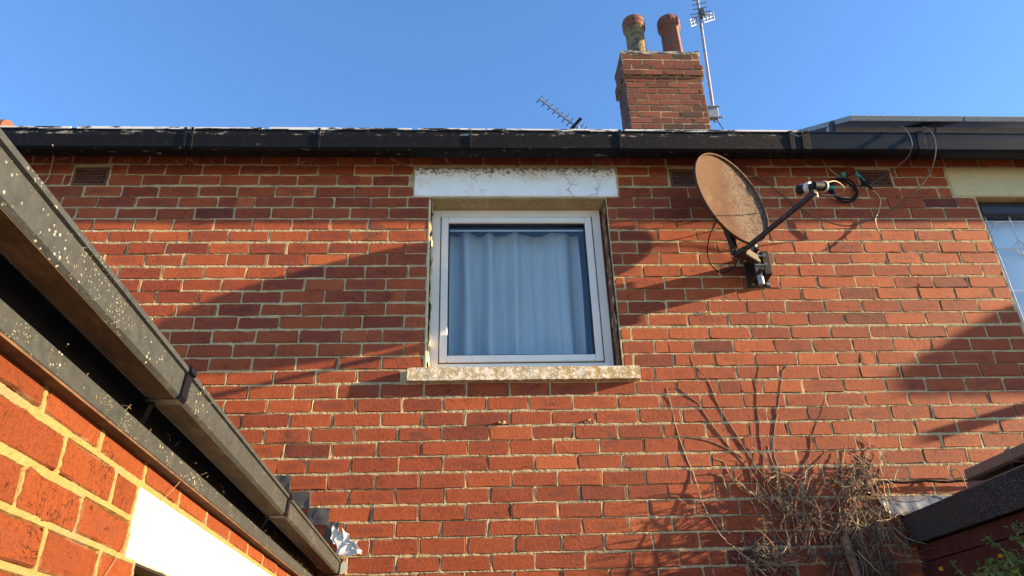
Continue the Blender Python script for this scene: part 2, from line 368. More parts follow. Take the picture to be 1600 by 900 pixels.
def joint_sheet(name, xs, zs, rects, holes, mat, lift, deep, seed, fn=None):
    """flush joints with a ragged surface; behind each brick the sheet drops back out of sight"""
    nx, nz = len(xs), len(zs)
    dy = lift + .0006*noise2(nx, nz, 1, seed) + .0007*noise2(nx, nz, 3, seed+1) + .0006*noise2(nx, nz, 14, seed+2)
    inside = np.zeros((nx, nz), bool)
    for x0, x1, z0, z1 in rects:
        inside[np.searchsorted(xs, x0):np.searchsorted(xs, x1), np.searchsorted(zs, z0):np.searchsorted(zs, z1)] = True
    dy = np.where(inside, deep, np.clip(dy, lift-.0012, lift+.003))
    V = np.stack(np.broadcast_arrays(xs[:, None], dy, zs[None, :]), -1).reshape(-1, 3)
    if fn: V = np.array([fn(v) for v in V])
    I, J = np.meshgrid(np.arange(nx-1), np.arange(nz-1), indexing='ij')
    cx = (xs[:-1]+xs[1:])[:, None]/2; cz = (zs[:-1]+zs[1:])[None]/2
    hole = np.zeros((nx-1, nz-1), bool)
    for x0, x1, z0, z1 in holes: hole |= (cx > x0) & (cx < x1) & (cz > z0) & (cz < z1)
    q = (I*nz+J)[~hole]; F = np.stack([q, q+nz, q+nz+1, q+1], -1)
    me = bpy.data.meshes.new(name); me.from_pydata(V.tolist(), [], F.tolist()); me.materials.append(M[mat]); return me
b = MB()      # body of the wall behind the joints, with the two openings left free
for x0, x1, z0, z1 in ((-2.6, WX0, 0, 4.70), (WX1, RX0, 0, 4.70), (RX1, 7.6, 0, 4.70), (WX0, WX1, 0, WZ0), (WX0, WX1, WZ1, 4.70), (RX0, RX1, 0, RZ0), (RX0, RX1, RZ1, 4.70)):
    b.box(x0, x1, .012, .30, z0, z1)

BR = {}
def brick_mesh(L, h, mat, var, depth=.018, inset=.0035, rad=.006, jit=.0019, cache=True):
    key = (round(L/.005), round(h/.002), mat, var)
    if cache and key in BR: return BR[key]
    L = round(L/.005)*.005
    r = random.Random(hash(key) & 0xffff); out = []
    rr = rad*r.uniform(.5, 1.5)
    for cxs, czs, a0 in ((1, 1, 0), (-1, 1, 90), (-1, -1, 180), (1, -1, 270)):
        rc = rr*r.choice((.5, .7, 1., 1.3, 2.2))
        for a in (0, 45, 90):
            out.append((cxs*(L/2-rc)+rc*math.cos(R(a0+a)), czs*(h/2-rc)+rc*math.sin(R(a0+a))))
        if czs == 1 and cxs == 1 or czs == -1 and cxs == -1:
            m = 4 if L > .15 else 1
            for k in range(1, m+1):
                out.append((cxs*(L/2-rr)*(1-2*k/(m+1)), czs*h/2))
    out = [(x+r.gauss(0, jit), z+r.gauss(0, jit)) for x, z in out]; n = len(out)
    ins = [(x*(1-2*inset/L), z*(1-2*inset/h)) for x, z in out]
    ty, tz = r.gauss(0, .0007), r.gauss(0, .0007)
    vs = [(x, depth, z) for x, z in out]+[(x, inset*.8, z) for x, z in out]+[(x, ty*x/L*2+tz*z/h*2+r.gauss(0, .0002), z) for x, z in ins]
    fs = [(i, (i+1) % n, n+(i+1) % n, n+i) for i in range(n)]+[(n+i, n+(i+1) % n, 2*n+(i+1) % n, 2*n+i) for i in range(n)]+[tuple(range(2*n, 3*n))]
    mm = bpy.data.meshes.new('brick'); mm.from_pydata(vs, [], fs)
    bm = bmesh.new(); bm.from_mesh(mm); bmesh.ops.recalc_face_normals(bm, faces=bm.faces[:])
    uvl = bm.loops.layers.uv.new('UVMap')
    for f in bm.faces:
        for l in f.loops: l[uvl].uv = (l.vert.co.x/L+.5, l.vert.co.z/h+.5)
    bm.to_mesh(mm); bm.free(); mm.materials.append(M[mat]); BR[key] = mm
    return mm
def place_bricks(items, parent, mat, limit, name='brick', frame=None):
    """items: (centre Vector, length, height, tint, rotz); the largest in view become objects, the rest one joined part"""
    sized = []
    for it in items:
        px, py = pix(it[0]); d = (it[0]-CAMP); z = d.dot(FWD)
        vis = z > .2 and -20 < px < 1620 and -20 < py < 920 and it[5]
        sized.append((it[1]*it[2]/z**3 if vis else 0, it))
    sized.sort(key=lambda t: -t[0])
    single = [it for s_, it in sized if s_ > 0][:limit]; ids = {id(i) for i in single}
    rest = [it for s_, it in sized if id(it) not in ids]
    for it in single:
        o = link(name, brick_mesh(it[1], it[2], mat, random.randrange(9)), parent, None, it[0], (random.gauss(0, .006), random.gauss(0, .003), it[4]+random.gauss(0, .006)))
        o['tint'] = it[3]
    if rest:
        vs, fs, uv, tt, base = [], [], [], [], 0
        for it in rest:
            mm = brick_mesh(it[1], it[2], mat, random.randrange(9))
            mtx = Matrix.Translation(it[0]) @ Matrix.Rotation(it[4]+random.gauss(0, .006), 4, 'Z') @ Matrix.Rotation(random.gauss(0, .006), 4, 'X')
            vs += [tuple(mtx @ v.co) for v in mm.vertices]; fs += [tuple(base+i for i in p.vertices) for p in mm.polygons]
            uv += [tuple(l.uv) for l in mm.uv_layers[0].data]; tt += [it[3]]*len(mm.vertices); base += len(mm.vertices)
        mr = bpy.data.meshes.new('remaining_bricks'); mr.from_pydata(vs, [], fs)
        ul = mr.uv_layers.new(name='UVMap'); ul.data.foreach_set('uv', np.array(uv, dtype=np.float32).ravel())
        at_ = mr.attributes.new('tintg', 'FLOAT', 'POINT'); at_.data.foreach_set('value', np.array(tt, dtype=np.float32))
        mr.materials.append(M[mat]); link('remaining_bricks', mr, parent, 'stuff')
AIR = [-1.372, 2.368, 3.618]
def blocked(n):
    zt, zb = Z0-n*C_, Z0-(n+1)*C_; zm = (zt+zb)/2; B = []
    if zb > 4.345 and zb < 4.55: B += [(.724, 2.024), (4.205, 5.62)]
    elif WZ0 < zm < WZ1: B.append((WX0-.004, WX1+.004))
    if zm < RZ1 and zm > RZ0: B.append((RX0-.004, RX1+.004))
    if n == 17: B.append((.728, 2.030))
    if n in (0, 1): B += [(x-.008, x+.221) for x in AIR]
    return B
def free_of(a, b, B):
    segs = [(a, b)]
    for c, d in B:
        out = []
        for s, e in segs:
            if d <= s or c >= e: out.append((s, e)); continue
            if c > s: out.append((s, c))
            if d < e: out.append((d, e))
        segs = out
    return [s for s in segs if s[1]-s[0] > .035]
items = []
XL, XRt = -2.55, 7.55
for n in range(-1, 54):
    zt = Z0-n*C_; x = -2.6+(P_/2 if n % 2 == 0 else 0)+.015
    # perpends at i*P (odd rows) or (i+.5)*P (even rows)
    i0 = -12; perps = [(i+(.5 if n % 2 == 0 else 0))*P_+random.gauss(0, .006) for i in range(i0, 34)]
    dz = random.gauss(0, .0015)
    for a, bb in zip(perps[:-1], perps[1:]):
        for s, e in free_of(a, bb, blocked(n)):
            cuts = [(s, e)]
            if e-s > .2 and random.random() < .045:
                m = s+random.choice([.35, .5, .62])*(e-s); cuts = [(s, m+.004), (m-.004, e)]
            for s2, e2 in cuts:
                j = .0088+random.gauss(0, .0024); hh = C_-.0090+random.gauss(0, .0016)
                t = min(1., max(0., random.gauss(.53, .15)))
                if random.random() < .025: t = random.uniform(0, .18)
                cx_ = (s2+e2)/2; cz_ = zt-C_/2+dz+random.gauss(0, .0008)
                px, py = pix((cx_, 0, cz_))
                hid = py-885 > (px-540)*1.235+30          # behind the extension
                hid = hid or (RX0-.05 > cx_ > 3.35 and cz_ < 2.36)
                items.append((Vector((cx_, random.gauss(-.0012, .0007), cz_)), e2-s2-j, hh, t, 0., not hid))
zl = []
for n in range(-2, 38):
    zt = Z0-n*C_; zl += [zt+.0048, zt, zt-.0048, zt-.028, zt-.055]
zl = sorted(z for z in zl if 1.5 < z < 4.70 and all(abs(z-k) > .003 for k in (RZ0, WZ0, WZ1, RZ1)))+[RZ0, WZ0, WZ1, RZ1]
me = joint_sheet('wall', np.concatenate([seg([-2.6, WX0, WX1, RX0], .0058), seg([RX0, RX1, 7.6], .012)[1:]]), np.array(sorted(zl)),
                 [(i[0].x-i[1]/2+.001, i[0].x+i[1]/2-.001, i[0].z-i[2]/2+.0012, i[0].z+i[2]/2-.0012) for i in items]+[(x+.004, x+.209, 4.44, 4.57) for x in AIR],
                 [(WX0, WX1, WZ0, WZ1), (RX0, RX1, RZ0, RZ1)], 'mortar', .0002, .0085, 1)
wall = link('wall', me, house)
b.build('wall_core', 'mortar', wall)
place_bricks(items, wall, 'brick', 296)

# eaves: soffit, fascia, gutter, roof
b = MB(); b.prism([(0, 4.72), (0, 4.690), (-.102, 4.606), (-.102, 4.636)], (-2.6, 0, 0), (0, 1, 0), (0, 0, 1), (1, 0, 0), 10.2); b.build('soffit', 'black', house)
b = MB(); b.box(-2.6, 7.6, -.1265, -.1025, 4.580, 4.745); b.build('fascia', 'black', house, bevel=.002)
def gutter_run(x0, x1, mat, ogee=True, dz=0., slope=0.):
    # open trough: outer skin, lip, inner skin
    o = [(-0.1280, 4.6810), (-0.1280, 4.5680), (-0.1410, 4.5600), (-0.1980, 4.5600), (-0.2170, 4.5710), (-0.2210, 4.5970), (-0.2285, 4.6310), (-0.2315, 4.6480), (-0.2315, 4.6810), (-0.2360, 4.6840), (-0.2360, 4.6910), (-0.2200, 4.6910), (-0.2200, 4.6410), (-0.2080, 4.5790), (-0.1410, 4.5730), (-0.1390, 4.6810)]
    m = MB(); m.prism([(y, z+dz) for y, z in o], (x0, 0, 0), (0, 1, 0), (0, 0, 1), (1, 0, slope), x1-x0); return m
GX = 3.22
gut = gutter_run(-2.6, GX, 'black').build('gutter', 'black', house)
m = MB(); random.seed(3); xx = -2.58
while xx < GX-.1:     # flaked white paint left along the lip, in lengths
    L_ = random.uniform(.10, .55); L_ = min(L_, GX-.03-xx)
    m.box(xx, xx+L_, -.2385, -.226, 4.6915-random.choice([0, 0, .006]), 4.6915+random.uniform(.009, .013)); xx += L_+random.choice([.0, .0, .0, .012, .04])
m.build('painted_lip', 'lip', gut)
gut2 = gutter_run(GX+.002, 7.6, 'black2', dz=.004).build('gutter', 'black2', house)
def bracket(x, wd, mat, par, dz=0.):
    m = MB(); o = [(-0.1260, 4.6960), (-0.1260, 4.5610), (-0.1400, 4.5545), (-0.2000, 4.5545), (-0.2220, 4.5680), (-0.2255, 4.5970), (-0.2330, 4.6310), (-0.2375, 4.6480), (-0.2375, 4.6810), (-0.2420, 4.6860), (-0.2420, 4.6980), (-0.1260, 4.6980)]
    m.prism([(y, z+dz) for y, z in o], (x-wd/2, 0, 0), (0, 1, 0), (0, 0, 1), (1, 0, 0), wd); return m.build('bracket', mat, par, bevel=.002)
for px in (286, 297, 497, 735, 970): bracket(at(px, 220, -.24).x, .016, 'black', gut)
bracket(GX-.11, .03, 'black', gut); bracket(GX-.02, .05, 'black', gut)
bracket(at(1440, 215, -.24).x, .05, 'black2', gut2, .004)
PIT_R = R(33.1); RS = math.tan(PIT_R)
roof = MB(); roof.prism([(-.13, 4.748), (-.13, 4.770), (2.55, 4.770+2.68*RS), (5.4, 4.770-.17*RS), (5.4, 4.748-.17*RS), (2.55, 4.748+2.68*RS)], (-2.6, 0, 0), (0, 1, 0), (0, 0, 1), (1, 0, 0), 10.2)
rf = roof.build('roof', 'slate', house)
t0 = at(-6, 197, .1); m = MB(); m.lathe([(.0, .0), (.10, .0), (.10, .35), (.0, .35)], (t0.x-.25, .1, t0.z-.075), (0, 1, 0), (0, 0, 1), (1, 0, 0), 14); m.build('ridge_tile', 'terracotta', rf, True)
# lintels, sill, reveals
b = MB(); b.box(.731, 2.017, -.005, .16, 4.358, 4.578); b.build('lintel', 'white_lintel', house, bevel=.006)['label'] = 'cracked white painted lintel over the curtained window'
b = MB(); b.box(WX0+.002, WX1-.002, .002, .152, 4.345, 4.3565); b.build('lintel_underside', 'lintel_under', house)
def rough_slab(x0, x1, y0, y1, z0, z1, n, amp, seed, name, mat, parent):
    bm = bmesh.new(); bmesh.ops.create_cube(bm, size=1)
    bmesh.ops.subdivide_edges(bm, edges=bm.edges[:], cuts=2, use_grid_fill=True)
    nx_ = n; me_ = bpy.data.meshes.new(name)
    r = random.Random(seed)
    vs, fs = [], []
    ys = [y0, (y0+y1)/2, y1]
    m_ = MB(); ring = [(y0, z0), (y0, z0+(z1-z0)*.33), (y0, z0+(z1-z0)*.66), (y0, z1), ((y0+y1)/2, z1), (y1, z1), (y1, z0), ((y0+y1)/2, z0)]
    for i in range(n+1):
        x_ = x0+(x1-x0)*i/n
        for (yy, zz) in ring:
            e_ = 1 if yy < y1 else 0
            vs.append((x_+r.gauss(0, amp*.5), yy+r.gauss(0, amp)*e_, zz+r.gauss(0, amp)*e_))
    k = len(ring)
    fs = [(i*k+t, i*k+(t+1) % k, (i+1)*k+(t+1) % k, (i+1)*k+t) for i in range(n) for t in range(k)]+[tuple(range(k)), tuple(n*k+t for t in range(k))]
    bm.free(); bpy.data.meshes.remove(me_); m_.add(vs, fs); return m_.build(name, mat, parent, smooth=True)
rough_slab(.737, 2.021, -.042, .125, 3.119, 3.194, 70, .0011, 5, 'sill', 'sill', house)['label'] = 'pale lichen crusted stone sill under the curtained window'
m = MB()      # left reveal, crumbling cream render, and the right reveal
def reveal(xa, sgn, seed, mat, amp):
    r = random.Random(seed); vs = []; N = 40
    for i in range(N+1):
        z = WZ0+(WZ1-.012-WZ0)*i/N
        for y in (-.001, .03, .07, .11, .15): vs.append((xa+sgn*(.004+abs(r.gauss(0, amp))), y if y > 0 else y+r.gauss(0, amp*.5), z))
    fs = [(i*5+k, i*5+k+1, (i+1)*5+k+1, (i+1)*5+k) for i in range(N) for k in range(4)]
    mm = MB(); mm.add(vs, fs); return mm.build('reveal', mat, house, smooth=True)
reveal(WX0+.003, 1, 1, 'cream_render', .006)
reveal(WX1-.003, -1, 2, 'reveal_brick', .004)
m = MB(); m.box(WX0-.010, WX0+.004, -.004, .02, WZ0, WZ1-.02); m.build('render_edge', 'cream_render', house, bevel=.003)
b = MB(); b.box(4.212, 5.61, -.006, .12, 4.364, 4.594); b.build('lintel', 'cream', house, bevel=.006)['label'] = 'cream painted lintel over the leaded window'

# main window
FY = .13; fx0, fx1, fz0, fz1 = .843, 1.914, 3.20, 4.343
def ring_frame(x0, x1, z0, z1, wd, y0, y1):
    m = MB(); m.box(x0, x0+wd, y0, y1, z0, z1); m.box(x1-wd, x1, y0, y1, z0, z1)
    m.box(x0+wd, x1-wd, y0, y1, z0, z0+wd); m.box(x0+wd, x1-wd, y0, y1, z1-wd, z1); return m
win = ring_frame(fx0, fx1, fz0, fz1, .054, FY, FY+.07).build('window', 'upvc', house, bevel=.003); win['label'] = 'white framed window with pale curtain behind the glass'
ring_frame(fx0+.0525, fx1-.0525, fz0+.085, fz1-.0525, .005, FY+.001, FY+.06).build('rebate', 'gasket', win)
sx0, sx1, sz0, sz1 = fx0+.0585, fx1-.0585, fz0+.09, fz1-.0585
b = MB(); b.box(fx0+.054, fx1-.054, FY+.002, FY+.068, fz0+.053, fz0+.0845); b.build('bottom_rail', 'upvc', win)
ring_frame(sx0, sx1, sz0, sz1, .044, FY-.010, FY+.055).build('sash', 'upvc', win, bevel=.004)
ring_frame(sx0+.0435, sx1-.0435, sz0+.0435, sz1-.0435, .008, FY+.004, FY+.05).build('gasket', 'gasket', win)
b = MB(); b.box(sx0+.05, sx1-.05, FY+.022, FY+.026, sz0+.05, sz1-.05); b.build('pane', 'glass', win)
b = MB(); b.box(sx0+.05, sx1-.05, FY+.028, FY+.036, sz1-.082, sz1-.076); b.build('spacer_bar', 'upvc', win)
# dim room behind both windows, closed so that daylight only enters through the glass
def room(x0, x1, z0, z1, y1, nm):
    m = MB(); T = .03
    m.box(x0-T, x1+T, y1, y1+T, z0, z1); m.box(x0-T, x0, .302, y1, z0, z1); m.box(x1, x1+T, .302, y1, z0, z1)
    m.box(x0-T, x1+T, .302, y1+T, z1, z1+T); m.box(x0-T, x1+T, .302, y1+T, z0-T, z0); return m.build(nm, 'interior', house)
room(.2, 2.6, 2.4, 4.66, 2.2, 'room'); room(4.0, 6.2, 2.4, 4.66, 1.8, 'room')
# curtain
ct = thing('curtain', 'pale blue pleated curtain hanging inside the white framed window', 'curtain', (1.37, .26, 3.2))
NX = 220; m = MB(); vs = []
ph = [random.uniform(0, 6.28) for _ in range(8)]
zrow = [3.22, 3.5, 3.8, 4.0, 4.15, 4.25]
for i in range(NX+1):
    u = i/NX; x = .87+u*.915
    fold = .046*math.sin(u*29+1.5*math.sin(u*8+ph[0]))+.014*math.sin(u*57+ph[1]+1.5*math.sin(u*13))+.003*math.sin(u*120+ph[2])
    for z in zrow:
        k = .55+.45*(4.16-z)/.94
        top = 4.25-.004*abs(math.sin(u*12.0)) if z == zrow[-1] else z
        vs.append((x+.006*math.sin(u*30+z*4), .275+fold*k, top))
r6 = len(zrow); m.add(vs, [(i*r6+j, (i+1)*r6+j, (i+1)*r6+j+1, i*r6+j+1) for i in range(NX) for j in range(r6-1)])
m.build('cloth', 'curtain', ct, smooth=True)
m = MB(); m.tube([(.845, .275, 4.262), (1.905, .275, 4.262)], .011, 10); m.build('rod', 'gasket', ct, True)

# right hand leaded window
rw = ring_frame(RX0+.004, RX1-.004, RZ0, RZ1-.004, .045, .06, .13).build('window', 'brownframe', house, bevel=.003); rw['label'] = 'dark brown framed window with leaded glass'
b = MB(); b.box(RX0+.05, RX1-.05, .05, .12, 4.262, 4.314); b.build('head_rail', 'brownframe', rw, bevel=.003)
gx0, gx1, gz0, gz1 = RX0+.049, RX1-.049, RZ0+.045, 4.262
b = MB(); b.box(gx0, gx1, .090, .094, gz0, gz1); b.build('pane', 'glass', rw)
b = MB(); b.box(gx0, gx1, .150, .160, gz0, gz1); b.build('blind', 'pale_blind', rw)
m = MB()
def came(pts): m.tube([(x, .088, z) for x, z in pts], .0045, 5)
e = .035; cxm = (gx0+gx1)/2
came([(gx0+e, gz0), (gx0+e, gz1)]); came([(gx1-e, gz0), (gx1-e, gz1)]); came([(gx0, gz1-e), (gx1, gz1-e)]); came([(gx0, gz0+e), (gx1, gz0+e)])
for k in (.2, .5, .8): came([(gx0+(gx1-gx0)*k, gz0), (gx0+(gx1-gx0)*k, gz1)])
for k in (.22, .5, .78): came([(gx0, gz0+(gz1-gz0)*k), (gx1, gz0+(gz1-gz0)*k)])
for k in (.2, .5, .8):
    for kk in (.22, .5, .78):
        X_, Z_ = gx0+(gx1-gx0)*k, gz0+(gz1-gz0)*kk; came([(X_-.06, Z_), (X_, Z_+.06), (X_+.06, Z_), (X_, Z_-.06), (X_-.06, Z_)])
came([(gx0+e, gz1-.13), (gx0+e+.05, gz1-.05), (gx0+e+.12, gz1-e)])
m.build('lead_came', 'lead', rw)

# air bricks
def air_brick(x, z=4.437):
    m = MB(); wd, h = .213, .136; cols, rows = 8, 4
    X = lambda u: x+u*wd
    # frame
    m.box(x, x+wd, -.003, .011, z, z+.016); m.box(x, x+wd, -.003, .011, z+h-.02, z+h); m.box(x, x+.018, -.003, .011, z+.016, z+h-.02); m.box(x+wd-.018, x+wd, -.003, .011, z+.016, z+h-.02)
    a = m.build('air_brick', 'air_clay', house, bevel=.002)
    l = MB(); iw, ih = wd-.036, h-.036; ox, oz = x+.018, z+.016; nc, nr = 7, 5; cw, chh = iw/nc, ih/nr
    for rr_ in range(nr+1): l.box(ox, ox+iw, -.0015, .006, max(oz, oz+rr_*chh-.0026), min(oz+ih, oz+rr_*chh+.0026))
    for rr_ in range(nr):       # slanted webs between the diamond shaped holes
        for k in range(nc+1):
            xa = ox+k*cw+(cw/2 if rr_ % 2 else 0)
            if xa < ox+.003 or xa > ox+iw-.003: continue
            a_, b_ = Vector((xa-.005, .0022, oz+rr_*chh+.003)), Vector((xa+.005, .0022, oz+(rr_+1)*chh-.003)); l.bar(a_, b_, .007, .0058, (1, 0, 0))
    l.build('lattice', 'air_clay', a)
    bk = MB(); bk.box(ox-.004, ox+iw+.004, .0062, .0080, oz-.004, oz+ih+.004); bk.build('hole_shade_plate', 'gasket', a)  # black plate stands in for the shaded depth of the holes
for x in AIR: air_brick(x)

# chimney
CHX0, CHX1, CHY0, CHY1 = 2.735, 3.575, 2.15, 2.53
ch = MB(); ch.box(CHX0+.006, CHX1-.006, CHY0+.006, CHY1, 6.0, 7.42); ch.box(CHX0-.020, CHX1+.020, CHY0-.020, CHY1+.02, 7.42, 7.56); ch.box(CHX0-.006, CHX1+.006, CHY0-.006, CHY1+.006, 7.56, 7.735)
cho = ch.build('chimney', 'mortar', house); its = []
cc = .0800
for n in range(22):
    zt = 7.735-n*cc
    off = {0: .012, 1: .012, 2: .026, 3: .026}.get(n, 0.)
    if n in (0, 1): off = .010
    x0, x1, y0 = CHX0-off, CHX1+off, CHY0-off
    st = 0 if n % 2 else -.115
    x = x0+st
    while x < x1-.03:
        s, e = max(x, x0), min(x+.225, x1)
        if e-s > .04: its.append((Vector(((s+e)/2, y0+random.gauss(0, .002), zt-cc/2)), e-s-.010, cc-.010, min(1, max(0, random.gauss(.45, .25))), 0., True))
        x += .225
    y = y0+.03+(0 if n % 2 == 0 else -.11)
    while y < CHY1+off-.03:
        s, e = max(y, y0+.02), min(y+.225, CHY1+off)
        if e-s > .04: its.append((Vector((x0, (s+e)/2, zt-cc/2)), e-s-.010, cc-.010, random.random()*.5, -math.pi/2, False)); its.append((Vector((x1, (s+e)/2, zt-cc/2)), e-s-.010, cc-.010, random.random()*.6, math.pi/2, False))
        y += .225
place_bricks(its, cho, 'brick_chim', 0)
rough_slab(CHX0-.015, CHX1+.015, CHY0-.012, CHY1+.01, 7.737, 7.775, 24, .006, 9, 'flaunching', 'cement', cho)
def pot(x, z1, mat, lean):
    prof = [(.112, 7.76), (.108, 8.0), (.104, z1-.155), (.118, z1-.135), (.124, z1-.125), (.127, z1-.03), (.122, z1-.004), (.112, z1), (.100, z1), (.096, z1-.10), (.094, 7.8)]
    az = Vector((lean, 0, 1)).normalized(); o_ = Vector((x, CHY0+.19, 0)); o_ -= Vector((lean*7.76, 0, 0))
    ax = Vector((1, 0, -lean)).normalized(); m = MB(); m.lathe(prof, o_, ax, (0, 1, 0), Vector((lean, 0, 1)), 32)
    p = m.build('chimney_pot', mat, house, True)
    rim = MB(); rim.lathe([(.1205, z1-.135), (.1285, z1-.125), (.1315, z1-.02), (.124, z1+.003), (.110, z1+.003)], o_, ax, (0, 1, 0), Vector((lean, 0, 1)), 32); rim.build('rim', 'terracotta', p, True)
    for k in range(14):
        a = k*2*math.pi/14; dr = Vector((math.cos(a), math.sin(a), 0)); c_ = o_+Vector((lean, 0, 1))*(z1-.070)+dr*.1305
        h_ = MB(); h_.tube([c_-dr*.006, c_+dr*.0012], .0115, 10); h_.build('vent_hole', 'gasket', p)
pot(2.965, 8.425, 'buff_pot', .0); pot(3.375, 8.44, 'terracotta', .0)

# ------------------------------------------------------------------ brick extension on the left
EY = R(-1.82); ey = Vector((math.sin(EY), math.cos(EY), 0)); ex = Vector((math.cos(EY), -math.sin(EY), 0)); ez = Vector((0, 0, 1))
def E(x, y, z): return ex*x+ey*y+ez*z
ext = thing('brick_extension', 'low orange brick extension with lichen speckled gutter and bright white lintel', 'building', E(-.5, -2, 0))
WX = .331; EC = .0745; EZ1 = 2.010
def ebox(m, x0, x1, y0, y1, z0, z1): return m.obox(E((x0+x1)/2, (y0+y1)/2, (z0+z1)/2), ex, ey, ez, (x1-x0)/2, (y1-y0)/2, (z1-z0)/2)
LY0, LY1, LZ0, LZ1 = -2.352, -.75, 1.862, 2.004
m = MB(); ebox(m, WX-.28, WX-.013, -4.6, LY0+.06, 0, 2.2); ebox(m, WX-.28, WX-.013, LY1-.06, -.03, 0, 2.2); ebox(m, WX-.28, WX-.013, LY0+.06, LY1-.06, LZ0, 2.2); ebox(m, WX-.28, WX-.013, LY0+.06, LY1-.06, 0, .95)
wc_ = m
PER = {0: [-3.49, -3.26, -3.025, -2.790, -2.569, -2.335, -2.101, -1.874, -1.632, -1.40, -1.17, -.94, -.71, -.48, -.25, -.03],
       1: [-3.61, -3.38, -3.15, -2.925, -2.698, -2.475, -2.359], 2: [-3.49, -3.26, -3.02, -2.793, -2.589, -2.359],
       3: [-3.60, -3.37, -3.14, -2.92, -2.688, -2.470, -2.30]}
its = []
for n in range(0, 8):
    zt = 2.0845-n*EC
    pl = PER.get(n) or [-3.6+(.115 if n % 2 else 0)+i*.23 for i in range(6)]
    if n >= 3: pl = [p for p in pl if p < -2.29]
    extra = [] if n == 0 else [(-.74, -.51), (-.51, -.28), (-.28, -.04)]
    for a, b_ in list(zip(pl[:-1], pl[1:]))+extra:
        its.append((E(WX+random.gauss(.0012, .0006), (a+b_)/2, zt-EC/2+random.gauss(0, .001)), abs(b_-a)-.0135+random.gauss(0, .0015), EC-.0135+random.gauss(0, .001), min(1, max(0, random.gauss(.58, .16))), math.pi/2-EY, True))
def e_fn(v): return E(WX-v[1], v[0], v[2])
rc = []
for it in its:
    yl = ey.dot(it[0]); rc.append((yl-it[1]/2+.001, yl+it[1]/2-.001, it[0].z-it[2]/2+.001, it[0].z+it[2]/2-.001))
me = joint_sheet('wall', seg([-4.0, LY0+.06, LY1-.06, -.02], .005), seg([1.5, LZ0, 2.085], .005), rc, [(LY0+.06, LY1-.06, 0, LZ0)], 'mortar_ext', -.0010, .009, 31, e_fn)
ew = link('wall', me, ext); wc_.build('wall_core', 'mortar_ext', ew)
place_bricks(its, ew, 'brick_ext', 120)
m = MB(); ebox(m, WX-.14, WX+.004, LY0, LY1, LZ0, LZ1); m.build('lintel', 'ext_lintel', ext, bevel=.004)
m = MB(); wy0, wy1 = LY0+.06, LY1-.06
ebox(m, WX-.12, WX-.06, wy0+.001, wy0+.055, .952, LZ0-.001); ebox(m, WX-.12, WX-.06, wy1-.055, wy1-.001, .952, LZ0-.001); ebox(m, WX-.12, WX-.06, wy0+.055, wy1-.055, LZ0-.05, LZ0-.001); ebox(m, WX-.12, WX-.06, wy0+.055, wy1-.055, .952, 1.0)
ewin = m.build('window', 'brownframe', ext); m = MB(); ebox(m, WX-.095, WX-.09, wy0+.05, wy1-.05, .99, LZ0-.045); m.build('pane', 'glass', ewin)
m = MB(); ebox(m, WX-.275, WX-.27, wy0-.05, wy1+.05, .90, LZ0+.05); m.build('blind', 'interior', ewin)
fas = MB(); ebox(fas, WX-.10, WX+.0035, -4.6, -.025, 2.0865, 2.098); fas.build('soffit', 'old_wood', ext)
fas = MB(); ebox(fas, WX-.004, WX+.0262, -4.6, -.020, 2.0555, 2.0597); fas.build('fascia_underside', 'old_wood', ext)
fas = MB(); ebox(fas, WX+.004, WX+.027, -4.6, -.020, 2.0600, 2.100); fo = fas.build('fascia', 'lichen', ext, bevel=.002)
fas = MB(); ebox(fas, WX-.02, WX+.006, -4.6, -.020, 2.1005, 2.22); fas.build('gutter_shade_board', 'gasket', ext)  # black board stands in for the gutter's shadow on the fascia
# gutter: square section trough
def eg(y0, y1, mat, name, grow=0., parent=ext):
    m = MB(); a = .380-grow; b_ = .4405+grow; zb = 2.133-grow; zt = 2.196+grow
    if grow == 0: pr_ = [(a, zt), (a, zb), (b_-.006, zb), (b_, zb+.006), (b_+.004, zt-.012), (b_+.010, zt-.010), (b_+.010, zt), (b_-.002, zt), (b_-.006, zb+.008), (a+.006, zb+.006), (a+.006, zt)]
    else: pr_ = [(a, zt-.004), (a, zb), (b_-.004, zb), (b_+.002, zb+.008), (b_+.006, zt-.014), (b_+.013, zt-.012), (b_+.013, zt), (a, zt)]
    m.prism(pr_, E(0, y0, 0), ex, ez, ey, y1-y0); return m.build(name, mat, parent, bevel=.0)
ego = eg(-4.6, -.045, 'lichen', 'gutter')
m = MB(); m.prism([(.386, 2.1322), (.4345, 2.1322), (.4345, 2.1308), (.386, 2.1308)], E(0, -4.6, 0), ex, ez, ey, 4.5); m.build('gutter_underside', 'rusty', ego)
for y in (-2.512, -1.408):
    eg(y-.016, y+.016, 'black2', 'union_bracket', .0035, ego)
    m = MB(); m.bar(E(.385, y+.004, 2.128), E(.352, y+.05, 2.10), .010, .004); m.build('bracket_strap', 'black2', ego)
eg(-.052, -.036, 'black2', 'stop_end', .004, ego)
m = MB(); m.tube([E(.452, -.034, 2.165), E(.452, -.012, 2.165)], [.032, .026], 12); m.build('outlet_cap', 'lnb_white', ego, True)
rt_ = MB(); rt_.prism([(.395, 2.20), (.395, 2.215), (-.9, 2.215+1.295*.9), (-.9, 2.20+1.295*.9)], E(0, -4.6, 0), ex, ez, ey, 4.56); rt_.build('roof', 'slate', ext)
for xa, xb, z in ((.16, .27, 2.50), (.06, .162, 2.585), (.26, .372, 2.418), (.36, .425, 2.345)):
    rough_slab(xa, xb, -.009, -.002, z-.047, z+.036, 6, .0022, int(z*1000), 'flashing_step', 'flash_lead', ext)
